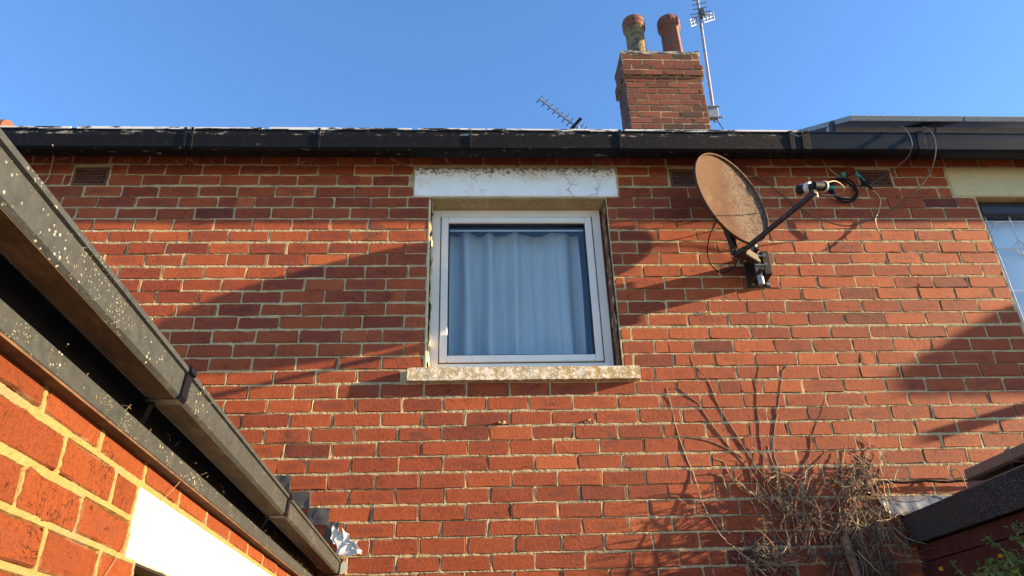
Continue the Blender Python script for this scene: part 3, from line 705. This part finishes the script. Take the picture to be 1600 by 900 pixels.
# dry grass and web strands caught on the fascia
m = MB(); r = random.Random(4)
for k in range(46):
    y = r.uniform(-2.85, -.5); p0 = E(WX+.028, y, 2.07+r.uniform(-.005, .05)); d = Vector((r.uniform(-.1, .7), r.uniform(-1, 1), r.uniform(-.9, .6)))*r.uniform(.008, .034)
    m.tube([p0, p0+d*.5+Vector((.003, 0, .002)), p0+d], .0005, 3)
m.build('dry_strands', 'strand', ext, kind='stuff')
m = MB(); pa = [E(WX+.03, -2.17, 2.075), E(WX+.012, -2.21, 2.02), E(WX+.006, -2.31, 1.95), E(WX+.006, -2.42, 1.84), E(WX+.006, -2.5, 1.75)]
m.tube(smooth_path(pa, 5), .0006, 4); tag(m.build('hanging_thread', 'strand'), 'thin dark thread hanging down across the extension bricks and lintel', 'thread')

# crumpled foil tape at the gutter end
r = random.Random(12); m = MB(); N = 9; vs = []
cs = [(.372, 2.352), (.455, 2.37), (.475, 2.30), (.520, 2.262), (.510, 2.228), (.44, 2.245), (.40, 2.30)]
for i in range(N):
    for j in range(N):
        u, v = i/(N-1), j/(N-1); x = .385+.125*u+(.04*(1-v) if u > .5 else .0)*u; z = 2.225+.145*v-.06*u*(v)
        if u < .2 and v < .4: x += .03
        vs.append((x+r.gauss(0, .006), -.010-abs(r.gauss(.003, .006)), z+r.gauss(0, .006)))
m.add(vs, [(i*N+j, (i+1)*N+j, (i+1)*N+j+1, i*N+j+1) for i in range(N-1) for j in range(N-1) if not ((i in (0, 1) and j < 3) or (i > 5 and j > 5) or (i == 3 and j > 6))])
fo_ = m.build('foil_flashing', 'foil'); sm = fo_.modifiers.new('thick', 'SOLIDIFY'); sm.thickness = .0015
tag(fo_, 'crumpled silver foil tape stuck to the bricks at the end of the near gutter', 'foil')

# ------------------------------------------------------------------ lean-to on the right
lt = thing('lean_to', 'dark felt edged lean-to with red brown boards beside the dry vine', 'shed', (4.2, -1, 0))
SX = 3.30
m = MB(); m.box(SX, SX+.02, -2.6, -.02, 2.205, 2.338); vb = m.build('verge', 'felt', lt, bevel=.004)
for y in (-.62, -1.35): 
    m = MB(); m.box(SX-.003, SX-.0005, y-.35, y, 2.2045, 2.339); m.build('felt_lap', 'felt', vb)
m = MB(); m.box(SX+.002, 5.9, -2.6, -.02, 2.3385, 2.352); m.build('roof', 'felt', lt)
zz = .02; k = 0
while zz < 2.2:
    z1 = min(zz+.148, 2.203); m = MB(); m.obox(((SX+.045), -1.31, (zz+z1)/2), (1, 0, .05), (0, 1, 0), (-.05, 0, 1), .010, 1.285, (z1-zz)/2-.002); m.build('board', 'red_board', lt, bevel=.002); zz += .150
m = MB(); m.box(SX+.062, SX+.075, -2.6, -.02, 0, 2.337); m.box(SX+.021, SX+.0615, -2.6, -.02, 2.206, 2.30); m.build('backing', 'gasket', lt)  # backing carried up to block sun leaking out below the verge
m = MB(); m.prism([(3.40, 2.470), (3.40, 2.428), (3.412, 2.420), (3.50, 2.420), (3.50, 2.470), (3.492, 2.470), (3.492, 2.428), (3.408, 2.430), (3.408, 2.470)], (0, -2.5, 0), (1, 0, 0), (0, 0, 1), (0, 1, 0), 2.02)
lg = m.build('gutter', 'brown_plastic', lt, bevel=.0)
m = MB(); m.prism([(3.394, 2.475), (3.394, 2.424), (3.41, 2.413), (3.505, 2.413), (3.505, 2.475)], (0, -.835, 0), (1, 0, 0), (0, 0, 1), (0, 1, 0), .035); m.build('bracket', 'brown_plastic', lg, bevel=.002)
m = MB(); m.box(3.40, 3.46, -.82, -.80, 2.353, 2.413); m.box(3.42, 3.44, -.80, -.72, 2.39, 2.41); m.build('bracket_clip', 'cable_black', lg)
m = MB(); m.box(3.345, 3.36, -2.5, -.42, 2.3525, 2.372); m.build('edge_trim', 'brown_plastic', lt)
m = MB(); m.box(3.51, 3.53, -2.5, -.3, 2.353, 2.45); m.build('upstand', 'brown_plastic', lt)
# wavy silver flashing dressed from the wall to the roof
N = 26; vs = []; r = random.Random(8)
for i in range(N+1):
    x = 3.195+.46*i/N
    for j, (y, z) in enumerate([(-.006, 2.456), (-.010, 2.42), (-.022, 2.385), (-.040, 2.352)]):
        vs.append((x+(.012*j if i < 2 else 0), y-abs(r.gauss(0, .004))*(j > 0)-.004*math.sin(i*1.1+j)*(j > 0), z+r.gauss(0, .0015)))
m = MB(); m.add(vs, [(i*4+j, (i+1)*4+j, (i+1)*4+j+1, i*4+j+1) for i in range(N) for j in range(3)]); fl = m.build('flashing', 'flash_alu', lt, smooth=True)
s_ = fl.modifiers.new('thick', 'SOLIDIFY'); s_.thickness = .002
# cable along the wall above it
pts = [at(x, y, -.02) for x, y in ((1358, 775), (1366, 760), (1385, 753), (1415, 754), (1445, 751), (1475, 753), (1505, 751), (1530, 752), (1560, 747))]
m = MB(); m.tube(smooth_path(pts), .007, 7); wc = m.build('wall_cable', 'cable_black', None, True); tag(wc, 'black cable clipped along the bricks just above the silver flashing', 'cable')
m = MB(); p = [at(x, y, -.03) for x, y in ((1481, 752), (1486, 738), (1494, 734), (1502, 741), (1508, 755), (1513, 768))]; m.tube(smooth_path(p), .0022, 5); tag(m.build('wire_loop', 'cable_brown', None, True), 'thin brown wire loop sticking up from the black cable', 'wire')
m = MB(); p = [at(1380, 753, -.03), at(1383, 775, -.045), at(1392, 812, -.05)]; m.tube(smooth_path(p), .003, 5); tag(m.build('hanging_stalk', 'straw', None, True), 'straight pale stalk hanging in front of the silver flashing', 'stalk')

# ------------------------------------------------------------------ satellite dish
DC = Vector((2.642, -.265, 4.169)); a1, a2 = R(31.9), R(4.5)
dn = Vector((math.sin(a1)*math.cos(a2), -math.cos(a1)*math.cos(a2), math.sin(a2))); ds = Vector((math.cos(a1), math.sin(a1), 0)); du = ds.cross(dn); du = du if du.z > 0 else -du
dish = thing('satellite_dish', 'rusty oval satellite dish on a wall bracket beside the window', 'satellite dish', (2.8, 0, 3.85))
W2, H2 = .298, .313; DEP = .055
prof = [(r_/10, -.013-DEP*(1-(r_/10)**2)) for r_ in range(0, 11)]+[(1.001, .001)]
m = MB(); m.lathe([(max(r_, .001), h) for r_, h in prof], DC, ds, du, dn, 56, W2, H2); rf_ = m.build('reflector', 'dish', dish, True)
m = MB(); m.lathe([(1.0, .001), (1.022, .003), (1.028, -.008), (1.02, -.014), (1.0, -.012), (.99, -.02), (.6, -DEP*(1-.36)-.019), (.001, -DEP-.019)], DC, ds, du, dn, 56, W2, H2); m.build('reflector_back', 'dish_back', dish, True)
m = MB(); m.lathe([(1.001, .0015), (1.024, .0045), (1.03, -.006), (1.024, -.008), (1.0, -.003), (1.001, .0015)], DC, ds, du, dn, 56, W2, H2); m.build('rim', 'dish', dish, True)
root = DC-du*.365-dn*.01+ds*.0
lnb = DC+dn*.475-du*.262
m = MB(); m.bar(root, lnb-du*.045-dn*.0, .020, .028, du); m.build('feed_arm', 'dish_back', dish, bevel=.003)
m = MB(); m.bar(lnb-du*.055, lnb-du*.005, .022, .03, dn); m.build('lnb_bracket', 'dish_back', dish)
ax_ = (DC-du*.05-lnb).normalized(); side = ax_.cross(Vector((0, 0, 1))).normalized()
m = MB(); m.tube([lnb+ax_*.075, lnb+ax_*.055, lnb+ax_*.05, lnb+ax_*.03, lnb-ax_*.03], [.028, .031, .024, .021, .021], 16); lb = m.build('lnb', 'lnb_dark', dish, True)
m = MB(); m.tube([lnb+ax_*.078, lnb+ax_*.0755], [.024, .026], 16); m.build('lnb_face', 'lnb_dark', lb, True)
m = MB(); m.tube([lnb+ax_*.028, lnb+ax_*.002], [.030, .030], 16); m.build('clamp_ring', 'lnb_white', lb, True)
q_ = lnb-ax_*.005+Vector((.02, -.01, .0)); dr = Vector((.80, .25, .12)).normalized()
m = MB(); m.tube([q_-dr*.02, q_+dr*.050], [.024, .026], 16); m.build('lnb_body', 'lnb_dark', lb, True)
m = MB(); m.tube([q_+dr*.0502, q_+dr*.060, q_+dr*.064], [.031, .031, .022], 16); m.build('lnb_cap', 'lnb_white', lb, True)
m = MB(); m.tube([lnb-du*.02+ds*.02, lnb-du*.065+ds*.022], [.016, .010], 10); m.build('lnb_neck', 'lnb_white', lb, True)
back = DC-dn*(DEP+.036)
m = MB(); m.bar(back+du*.06, root-dn*.075, .05, .022, dn); m.bar(back-du*.02+ds*.05, root-dn*.07, .012, .03, dn); m.bar(back-du*.02-ds*.06, root-dn*.07, .012, .03, dn); m.bar(root-dn*.08, root, .03, .03, du); m.build('back_plate', 'dish_back', dish, bevel=.002)
pole = Vector((2.775, -.115, 0))
m = MB(); m.bar(root-dn*.03, Vector((pole.x, pole.y, 3.82)), .05, .05); m.build('clamp', 'dish_back', dish, bevel=.004)
m = MB(); m.tube([(pole.x, pole.y, 3.66), (pole.x, pole.y, 3.93)], .019, 12); m.build('mast', 'galv', dish, True)
m = MB(); m.box(2.735, 2.875, -.012, -.001, 3.70, 3.93); m.build('wall_plate', 'dish_back', dish, bevel=.003)
m = MB(); m.box(2.755, 2.775, -.19, -.012, 3.855, 3.875); m.box(2.755, 2.775, -.19, -.012, 3.72, 3.74); m.box(2.800, 2.845, -.14, -.012, 3.72, 3.875); m.build('wall_arm', 'dish_back', dish, bevel=.002)
for dx, z in ((.015, 3.90), (.105, 3.90), (.015, 3.715), (.105, 3.715)):
    m = MB(); m.tube([(2.75+dx, -.024, z), (2.75+dx, -.011, z)], .010, 6); m.build('bolt', 'galv', dish)
for z in (3.775, 3.835):
    m = MB(); m.tube([(pole.x-.03, pole.y-.032, z), (pole.x+.03, pole.y-.032, z)], .006, 8); m.tube([(pole.x+.028, pole.y-.032, z), (pole.x+.04, pole.y-.032, z)], .012, 6); m.build('clamp_bolt', 'galv', dish)
pts = [at(1121, 343, -.24), at(1110, 365, -.18), at(1105, 392, -.16), at(1112, 415, -.10), at(1128, 426, -.09), at(1146, 418, -.10), at(1154, 402, -.13), at(1158, 390, -.2)]
m = MB(); m.tube(smooth_path(pts), .0035, 6); tag(m.build('dish_cable', 'cable_black', None, True), 'black cable looping down behind the satellite dish to its bracket', 'cable')

# coil and cables on the right of the dish
cc0 = Vector((3.475, -.03, 4.395)); m = MB(); r = random.Random(5); pts = []
for i in range(0, 150):
    a = i*2*math.pi/26; rr = .084+.008*math.sin(i*.37); pts.append((cc0.x+rr*math.cos(a), -.022-.010*(i % 26)/26-.006*math.sin(i*.6), cc0.z+rr*1.02*math.sin(a)))
m.tube(pts, .0064, 6); coil = m.build('cable_coil', 'cable_black', None, True); tag(coil, 'coiled black cable with turquoise tape hanging right of the dish arm', 'cable coil')
coil_e = coil
for (px, py), d in (((1316, 273), (1, 0, 0)), ((1299, 295), (.3, 0, 1))):
    c_ = at(px, py, -.03); d = Vector(d).normalized(); m = MB(); m.tube([c_-d*.010, c_+d*.012], .019, 10); m.build('tape', 'tape_green', coil)
plug = thing('cable_joint', 'turquoise taped cable connectors lying over the right hand air brick', 'cable joint', at(1350, 285, -.03))
m = MB(); m.tube([at(1337, 270, -.035), at(1350, 284, -.035)], [.010, .012], 10); m.build('taped_sleeve', 'tape_green', plug, True)
m = MB(); m.tube([at(1322, 277, -.03), at(1336, 268, -.035), at(1352, 288, -.04), at(1364, 296, -.03)], [.005, .006, .010, .005], 8); m.build('connector', 'cable_black', plug, True)
m = MB(); m.tube([at(1344, 292, -.03), at(1352, 283, -.04), at(1362, 282, -.03)], [.006, .009, .004], 8); m.build('connector', 'cable_black', plug, True)
def cable(name, pts, r, mat, label):
    m = MB(); m.tube(smooth_path([at(*p) for p in pts], 7), r, 6); return tag(m.build(name, mat, None, True), label, 'cable')
cable('long_cable', [(1160, 246, -.012), (1163, 258, -.012), (1169, 269, -.012), (1200, 287, -.012), (1230, 311, -.014), (1262, 333, -.02), (1295, 347, -.03), (1325, 353, -.04), (1360, 343, -.06), (1395, 327, -.10), (1425, 305, -.16), (1450, 275, -.20), (1461, 245, -.25), (1461, 220, -.255), (1452, 203, -.25), (1441, 198, -.23)], .0042, 'cable_brown', 'long brown cable sagging across the bricks from the dish up to the gutter')
cable('eaves_cable', [(1393, 203, -.23), (1408, 198, -.25), (1420, 210, -.26), (1425, 228, -.255), (1418, 246, -.20), (1400, 262, -.14), (1380, 276, -.06), (1358, 290, -.03)], .004, 'cable_brown', 'brown cable dropping from the gutter to the right hand air brick')
cable('short_cable', [(1281, 246, -.01), (1290, 258, -.012), (1303, 270, -.014), (1313, 277, -.02)], .0035, 'cable_pale', 'short pale cable running from the eaves down to the cable coil')
cable('tail_cable', [(1362, 297, -.02), (1370, 302, -.02), (1376, 314, -.02), (1373, 330, -.02), (1368, 342, -.02), (1370, 355, -.03), (1376, 366, -.05)], .0035, 'cable_pale', 'short pale cable tail hanging below the right hand air brick')
cable('lnb_cable', [(1287, 287, -.64), (1305, 283, -.4), (1318, 292, -.2), (1316, 302, -.1), (1300, 305, -.05), (1285, 304, -.02)], .0035, 'cable_pale', 'pale cable leaving the receiver at the end of the dish arm')
cable('eaves_strand', [(82, 226, -.23), (84, 240, -.14), (80, 262, -.02), (76, 276, -.02), (66, 290, -.02)], .003, 'cable_pale', 'thin pale strand hanging from the gutter by the left air brick')
m = MB(); r = random.Random(31)
for k in range(26):
    px = r.uniform(60, 1270); p0 = at(px, 247, -.125); p1 = p0+Vector((r.uniform(-.12, .12), r.uniform(0, .15), r.uniform(-.06, .02))); mid = (p0+p1)/2+Vector((0, 0, r.uniform(-.02, .01)))
    m.tube([p0, mid, p1], .0009, 3)
m.build('cobweb_strands', 'strand', house, kind='stuff')

# ------------------------------------------------------------------ aerials
m_ = thing('mast_aerial', 'tall aerial with grid reflector on a grey mast beside the chimney', 'aerial', (3.63, 2.2, 6.8))
top = at(1088, -12, 2.2); bot = at(1117, 190, 2.2)
m = MB(); m.tube([bot, top], .017, 10); m.build('mast', 'galv', m_, True)
m = MB(); m.obox((bot.x-.005, 2.205, bot.z+.115), (1, 0, 0), (0, 1, 0), (0, 0, 1), .055, .03, .075); m.box(bot.x-.085, bot.x+.07, 2.15, 2.17, bot.z+.165, bot.z+.18); m.box(bot.x-.02, bot.x+.085, 2.15, 2.17, bot.z+.02, bot.z+.04); m.build('chimney_bracket', 'galv', m_, bevel=.004)
m = MB(); m.bar((3.57, 2.23, bot.z+.10), (bot.x, 2.2, bot.z+.10), .03, .03); m.build('stand_off', 'dark_metal', m_)
hub = at(1096, 28, 2.2)
for sx_, (ax0, ay0), (ax1, ay1) in ((-1, (1079, 36), (1094, 30)), (1, (1099, 30), (1115, 25))):
    m = MB(); A, B = at(ax0, ay0, 2.15), at(ax1, ay1, 2.17); d = B-A; upv = Vector((.0, 0, .105))
    for t in (0, .33, .66, 1.): m.tube([A+d*t-upv*.5, A+d*t+upv*.5], .007, 4)
    for t in (-.5, 0, .5): m.tube([A+upv*t, B+upv*t], .006, 4)
    m.build('grid_reflector', 'galv', m_)
m = MB(); m.obox(hub+Vector((0, -.03, .03)), (1, 0, 0), (0, 1, 0), (0, 0, 1), .025, .04, .05); m.build('dipole_box', 'dark_metal', m_, bevel=.004)
for py, wd in ((25, 30), (20, 32), (13, 22), (6, 22), (-1, 20), (-8, 18)):
    xc = 1096-(28-py)*.16; m = MB(); m.tube([at(xc-wd/2, py+wd*.10, 2.14), at(xc+wd/2, py-wd*.10, 2.14)], .006, 5); m.build('element', 'dark_metal', m_)
m = MB(); m.tube(smooth_path([bot+Vector((.0, -.02, .03)), bot+Vector((.03, -.02, -.03)), bot+Vector((.07, -.02, -.14))]), .005, 5); m.build('lead', 'cable_black', m_)
y_ = thing('roof_aerial', 'long thin aerial tilted up on the roof left of the chimney', 'aerial', (2.0, 1.2, 5.5))
YA = 1.2; A = at(842, 154, YA); B = at(909, 204, YA)
m = MB(); m.bar(A, B, .014, .014); m.build('boom', 'alu', y_)
d = (B-A).normalized(); pe = Vector((d.z, .35, -d.x)).normalized()
for k, f_ in enumerate((.02, .14, .27, .39, .51, .62, .73)):
    c_ = A+(B-A)*f_; l_ = .042-.001*k+(.0 if k < 5 else .012); m = MB(); m.tube([c_-pe*l_, c_+pe*l_], .0045, 5); m.build('element', 'dark_metal', y_)
for f_ in (.86, .95, 1.02):
    c_ = A+(B-A)*f_; m = MB(); m.tube([c_-pe*.055, c_+pe*.085], .0045, 5); m.build('element', 'dark_metal', y_)
c_ = A+(B-A)*.84; m = MB(); m.bar(c_-pe*.085+d*.0, c_+pe*.055, .02, .03); m.build('folded_dipole', 'cable_black', y_, bevel=.004)
m = MB(); m.tube([A+(B-A)*.92, (B.x-.02, YA+.02, 5.55)], .016, 8); m.build('mast', 'galv', y_)

# ------------------------------------------------------------------ solar panels
def panel(x0, x1, label):
    t = thing('solar_panel', label, 'solar panel', (x0, .1, 5.1), 'solar panels along the roof edge')
    s = Vector((0, math.cos(PIT_R), math.sin(PIT_R))); n_ = Vector((0, -math.sin(PIT_R), math.cos(PIT_R))); o = Vector(((x0+x1)/2, .1, 5.097)); L = 1.62; hw = (x1-x0)/2
    m = MB(); F_ = .018
    m.obox(o+s*F_/2, (1, 0, 0), s, n_, hw, F_/2, .019); m.obox(o+s*(L-F_/2), (1, 0, 0), s, n_, hw, F_/2, .019)
    for sg in (-1, 1): m.obox(o+Vector((sg*(hw-F_/2), 0, 0))+s*L/2, (1, 0, 0), s, n_, F_/2, L/2-F_, .019)
    m.build('frame', 'panel_frame', t, bevel=.002)
    m = MB(); m.obox(o+s*L/2+n_*.008, (1, 0, 0), s, n_, hw-F_, L/2-F_, .004); m.build('cell_sheet', 'panel_cell', t)
    for f_ in (.35, 1.2):
        m = MB(); m.obox(o+s*f_-n_*.04, (1, 0, 0), s, n_, hw-.002, .018, .018); m.build('rail', 'alu', t)
    return t
panel(3.748, 4.560, 'grey edged solar panel above the gutter with its left end showing')
panel(4.575, 6.20, 'grey edged solar panel running out of the right of the photo')
m = MB(); m.obox((3.735, .32, 5.205), (1, 0, 0), (0, 1, 0), (0, 0, 1), .012, .02, .035); m.box(3.72, 3.735, .30, .34, 5.0, 5.24); tag(m.build('panel_clamp', 'dark_metal'), 'small dark clamp on the sloping left end of the solar panels', 'clamp')

# ------------------------------------------------------------------ dry climbing vine
vine = thing('climbing_vine', 'leafless dry climbing vine spreading up the bricks right of the window', 'vine', (3.0, -.05, 0))
r = random.Random(21)
STEMS = [
 [(1041, 606), (1049, 640), (1060, 680), (1070, 705), (1085, 745), (1093, 775), (1104, 800), (1124, 832), (1150, 858), (1185, 888), (1215, 920)],
 [(1077, 553), (1084, 570), (1093, 578), (1106, 595), (1120, 626), (1135, 655), (1152, 682), (1170, 712), (1195, 745), (1225, 780), (1250, 815)],
 [(1188, 567), (1184, 590), (1182, 625), (1184, 655), (1188, 690), (1192, 720), (1191, 750), (1200, 790), (1215, 830)],
 [(1237, 565), (1224, 580), (1221, 600), (1215, 640), (1210, 680), (1208, 700), (1213, 720), (1228, 752), (1240, 785)],
 [(1289, 623), (1283, 645), (1274, 668), (1268, 690), (1263, 718), (1248, 745), (1235, 770), (1230, 810)],
 [(1040, 609), (1058, 606), (1075, 616), (1093, 634), (1108, 656), (1125, 680), (1142, 702), (1165, 728), (1190, 760), (1220, 800)],
 [(1321, 690), (1320, 710), (1314, 730), (1318, 750), (1310, 780), (1316, 820), (1330, 860)],
 [(1343, 688), (1352, 695), (1347, 718), (1342, 742), (1345, 775), (1352, 815), (1365, 860), (1380, 905)],
 [(1038, 773), (1055, 774), (1068, 786), (1090, 798), (1115, 810), (1140, 835)],
 [(1115, 716), (1130, 722), (1140, 742), (1156, 755), (1175, 772), (1200, 795)],
 [(1092, 742), (1115, 740), (1130, 742), (1150, 754), (1165, 768), (1195, 778), (1230, 800)],
 [(1073, 795), (1082, 815), (1090, 835), (1103, 860), (1112, 885), (1120, 905)],
 [(1200, 697), (1206, 720), (1215, 745), (1222, 775), (1236, 800), (1245, 850)],
 [(1299, 709), (1294, 725), (1288, 745), (1275, 760), (1255, 790)],
 [(1290, 705), (1275, 725), (1262, 740), (1245, 748), (1230, 775)],
 [(1300, 905), (1310, 860), (1322, 830), (1338, 790), (1340, 750)],
 [(1215, 905), (1240, 860), (1275, 820), (1310, 780), (1335, 745)],
 [(1020, 690), (1035, 684), (1060, 682), (1085, 684), (1110, 690), (1135, 700), (1160, 715)]]
for k, S in enumerate(STEMS):
    n_ = len(S); pts = []
    for i, (x, y) in enumerate(S):
        dpt = -.0022-(.05*max(0, y-735)/120 if y > 735 else 0)
        pts.append(at(x+r.gauss(0, .8), y, dpt))
    pp = smooth_path(pts, 5); N = len(pp)
    pp = [p+Vector((r.gauss(0, .0015), 0, r.gauss(0, .0015))) for p in pp]
    rr = [.0011+.0020*i/N for i in range(N)]
    m = MB(); m.tube(pp, rr, 5)
    for i in range(2, N-1):         # rootlets and buds along the stem
        for _ in range(2):
            if r.random() < .6:
                d = Vector((r.choice((-1, 1))*r.uniform(.5, 1), r.uniform(.2, .8), r.uniform(-.6, .4))).normalized()*r.uniform(.006, .016); m.tube([pp[i], pp[i]+d], [.0014, .0008], 3)
    m.build('stem', 'vine' if k % 3 else 'straw', vine)
def twig(m, p, d, L, r0, n=7, wob=.24, grav=-.02):
    pts = [Vector(p)]; d = Vector(d).normalized()
    for i in range(n):
        d = (d+Vector((r.gauss(0, wob), r.gauss(0, wob*.6), r.gauss(0, wob)+grav))).normalized(); q2 = pts[-1]+d*(L/n)
        q2.y = min(q2.y, -.006); pts.append(q2)
    m.tube(pts, [r0*(1-.55*i/n) for i in range(n+1)], 4); return pts
mats = ('straw', 'twig_dark', 'vine'); tm = {k: MB() for k in mats}
def clump(cx_, cy_, sx_, sy_, n, Lr, dr_, mats_w, dep=(.012, .085)):
    for _ in range(int(n*.85)):
        px, py = r.gauss(cx_, sx_), r.gauss(cy_, sy_); yv = -r.uniform(*dep); p = at(px, min(py, 935), 0); p.y = yv
        k = r.choices(mats, mats_w)[0]; d = Vector((dr_[0]+r.gauss(0, .6), r.gauss(0, .4), dr_[1]+r.gauss(0, .6)))
        pts = twig(tm[k], p, d, r.uniform(*Lr), r.uniform(.0015, .0038))
        if r.random() < .5: twig(tm[k], pts[3], d+Vector((r.gauss(0, 1), 0, r.gauss(0, 1))), r.uniform(*Lr)*.5, .0011, 5)
clump(1340, 755, 15, 20, 85, (.05, .16), (.0, .5), (5, 3, 1))
clump(1330, 800, 24, 26, 70, (.06, .22), (.1, -.5), (4, 3, 2))
clump(1268, 812, 40, 34, 85, (.06, .24), (-.1, .7), (2, 4, 3))
clump(1228, 790, 24, 26, 55, (.05, .20), (-.3, .7), (3, 3, 3))
clump(1362, 850, 20, 40, 95, (.12, .32), (.25, -.9), (2, 6, 1))
clump(1295, 880, 55, 26, 90, (.08, .28), (.1, .8), (1, 6, 2))
clump(1178, 866, 15, 12, 60, (.04, .13), (.4, .0), (7, 2, 0))
clump(1215, 882, 26, 14, 40, (.05, .15), (.3, .2), (4, 4, 0))
clump(1345, 905, 30, 20, 60, (.1, .3), (.1, .9), (0, 6, 1))
clump(1260, 770, 55, 25, 40, (.05, .16), (-.2, .8), (3, 3, 3), (.008, .03))
dl = MB()
for cx_, cy_, sx_, sy_, n_ in ((1337, 748, 14, 16, 130), (1180, 866, 16, 11, 70), (1230, 790, 30, 24, 70), (1300, 810, 40, 30, 60)):
    for _ in range(n_):
        p = at(r.gauss(cx_, sx_), r.gauss(cy_, sy_), 0); p.y = -r.uniform(.012, .085); d = Vector((r.gauss(0, 1), r.gauss(0, .6), r.gauss(-.5, 1))).normalized(); s2 = d.cross(Vector((r.gauss(0, 1), 1, r.gauss(0, 1)))).normalized(); L_ = r.uniform(.008, .024); w_ = L_*r.uniform(.2, .42); n2 = d.cross(s2)*L_*.25
        dl.add([p, p+d*L_*.5+s2*w_+n2, p+d*L_, p+d*L_*.5-s2*w_+n2, p+d*L_*.5-n2*.4], [(0, 1, 4), (1, 2, 4), (2, 3, 4), (3, 0, 4)])
dl.build('dead_leaves', 'twig_dark', vine, kind='stuff')
for k in mats: tm[k].build('twigs', k, vine, kind='stuff')
m = MB(); m.tube(smooth_path([(3.02, -.05, 0), (2.99, -.06, .7), (3.03, -.05, 1.4), (2.98, -.06, 2.0), (2.95, -.07, 2.25)]), [.022]*25, 8); m.build('trunk', 'vine', vine, True)
# few mortar bits / snail shells on the wall
m = MB()
for (px, py) in ((786, 660), (920, 657), (1103, 488)):
    for k in range(10):
        c_ = at(px+r.gauss(0, 4), py+r.gauss(0, 1), -.004); m.obox(c_, (1, r.random(), 0), (0, 1, r.random()), (r.random(), 0, 1), .004*r.random()+.001, .004, .003)
m.build('loose_mortar', 'mortar', wall)

# ------------------------------------------------------------------ yellow flowering plant
pl = thing('flowering_plant', 'green plant with small yellow flowers in front of the red brown boards', 'plant', (3.25, -1.1, 0))
def ax_at(px, py, X):
    d = ray(px, py); return CAMP+d*((X-CAMP.x)/d.x)
r = random.Random(77); PX = 3.17
SS = [[(1680, 985), (1640, 925), (1600, 882), (1570, 862), (1550, 846), (1540, 838)], [(1660, 960), (1630, 915), (1600, 880), (1575, 878), (1552, 884), (1530, 888)], [(1600, 940), (1570, 905), (1552, 884), (1542, 892), (1535, 905)],
      [(1530, 930), (1512, 905), (1496, 890), (1487, 879)], [(1660, 940), (1620, 880), (1600, 850), (1585, 838)], [(1640, 940), (1600, 905), (1580, 880), (1572, 866)], [(1650, 980), (1600, 925), (1560, 905), (1548, 895)]]
leafs = []
base = Vector((3.24, -1.25, 1.55))
for k, S in enumerate(SS):
    pts = [ax_at(x, y, PX-.02*k) for x, y in S]; m = MB(); N = len(pts); pp = smooth_path(pts, 4)
    m.tube(pp, [.0048-.003*i/len(pp) for i in range(len(pp))], 6); m.build('stem', 'stemgreen', pl, True); leafs.append(pp)
m = MB(); m.tube(smooth_path([(3.24, -1.3, .0), (3.22, -1.35, .9), leafs[0][0]], 6), .007, 7)
for L_ in leafs[1:]: m.tube([leafs[0][0], L_[0]], .004, 5)
m.build('main_stem', 'stemgreen', pl, True)
lm = MB()
def leaf(p, d, L, wd):
    d = d.normalized(); s = d.cross(Vector((r.gauss(0, 1), r.gauss(0, 1), r.gauss(0, 1)))).normalized(); n_ = d.cross(s)
    lm.add([p, p+d*L*.35+s*wd, p+d*L*.7+s*wd*.7+n_*L*.06, p+d*L+n_*L*.02, p+d*L*.7-s*wd*.7+n_*L*.06, p+d*L*.35-s*wd, p+d*L*.4-n_*L*.06], [(0, 1, 6), (1, 2, 3, 6), (6, 3, 4, 5), (0, 6, 5)])
for pp in leafs:
    for i in range(1, len(pp)):
        for _ in range(2):
            leaf(pp[i], Vector((r.gauss(-.3, .6), r.gauss(0, .6), r.gauss(.2, .6))), r.uniform(.012, .035), r.uniform(.003, .006))
for _ in range(420):
    p = ax_at(r.uniform(1530, 1640), r.uniform(880, 960), PX-.05+r.gauss(0, .04)); leaf(p, Vector((r.gauss(-.2, .7), r.gauss(0, .7), r.gauss(.3, .6))), r.uniform(.02, .045), r.uniform(.005, .010))
for _ in range(70):
    p = ax_at(r.uniform(1575, 1625), r.uniform(815, 880), PX-.02+r.gauss(0, .03)); leaf(p, Vector((r.gauss(-.2, .7), r.gauss(0, .7), r.gauss(.3, .6))), r.uniform(.015, .035), r.uniform(.003, .006))
lm.build('leaves', 'leaf', pl, kind='stuff')
for px, py in ((1563, 868), (1562, 897), (1470, 889), (1572, 884), (1590, 890), (1583, 899), (1607, 893)):
    c_ = ax_at(px, py, PX-.05); m = MB()
    for k in range(4):
        a = k*math.pi/2+r.random(); d = Vector((math.cos(a)*.7, math.sin(a)*.7, r.uniform(-.9, .6))).normalized(); s = d.cross(Vector((0, .3, 1))).normalized()
        m.add([c_, c_+d*.009+s*.007, c_+d*.017, c_+d*.009-s*.007], [(0, 1, 2, 3)])
    m.obox(c_, (1, 0, 0), (0, 1, 0), (0, 0, 1), .004, .004, .006); f_ = m.build('flower', 'petal', pl)

# ------------------------------------------------------------------ added board and rod, unseen past the right edge, shaped to shade the wall
pc = thing('shadow_caster', 'unseen gabled board added beyond the leaded window to shade the wall', 'shadow caster', (6.8, 0, 3.7))
m = MB(); m.prism([(6.68, 3.83), (6.68, 3.97), (7.46, 4.38), (8.24, 3.97), (8.24, 3.83)], (0, -.43, 0), (1, 0, 0), (0, 0, 1), (0, 1, 0), .06); m.build('caster_board', 'red_board', pc)
m = MB(); m.box(7.0, 7.1, -.37, -.002, 3.85, 3.93); m.box(7.42, 7.52, -.37, -.002, 3.85, 3.93); m.build('arm', 'red_board', pc)
m = MB(); m.tube([(6.02, -.002, 3.40), (6.02, -.33, 3.40)], .035, 8); m.build('caster_rod', 'black2', pc)

sc.render.engine = 'CYCLES'
sc.cycles.max_bounces = 8; sc.cycles.transparent_max_bounces = 12
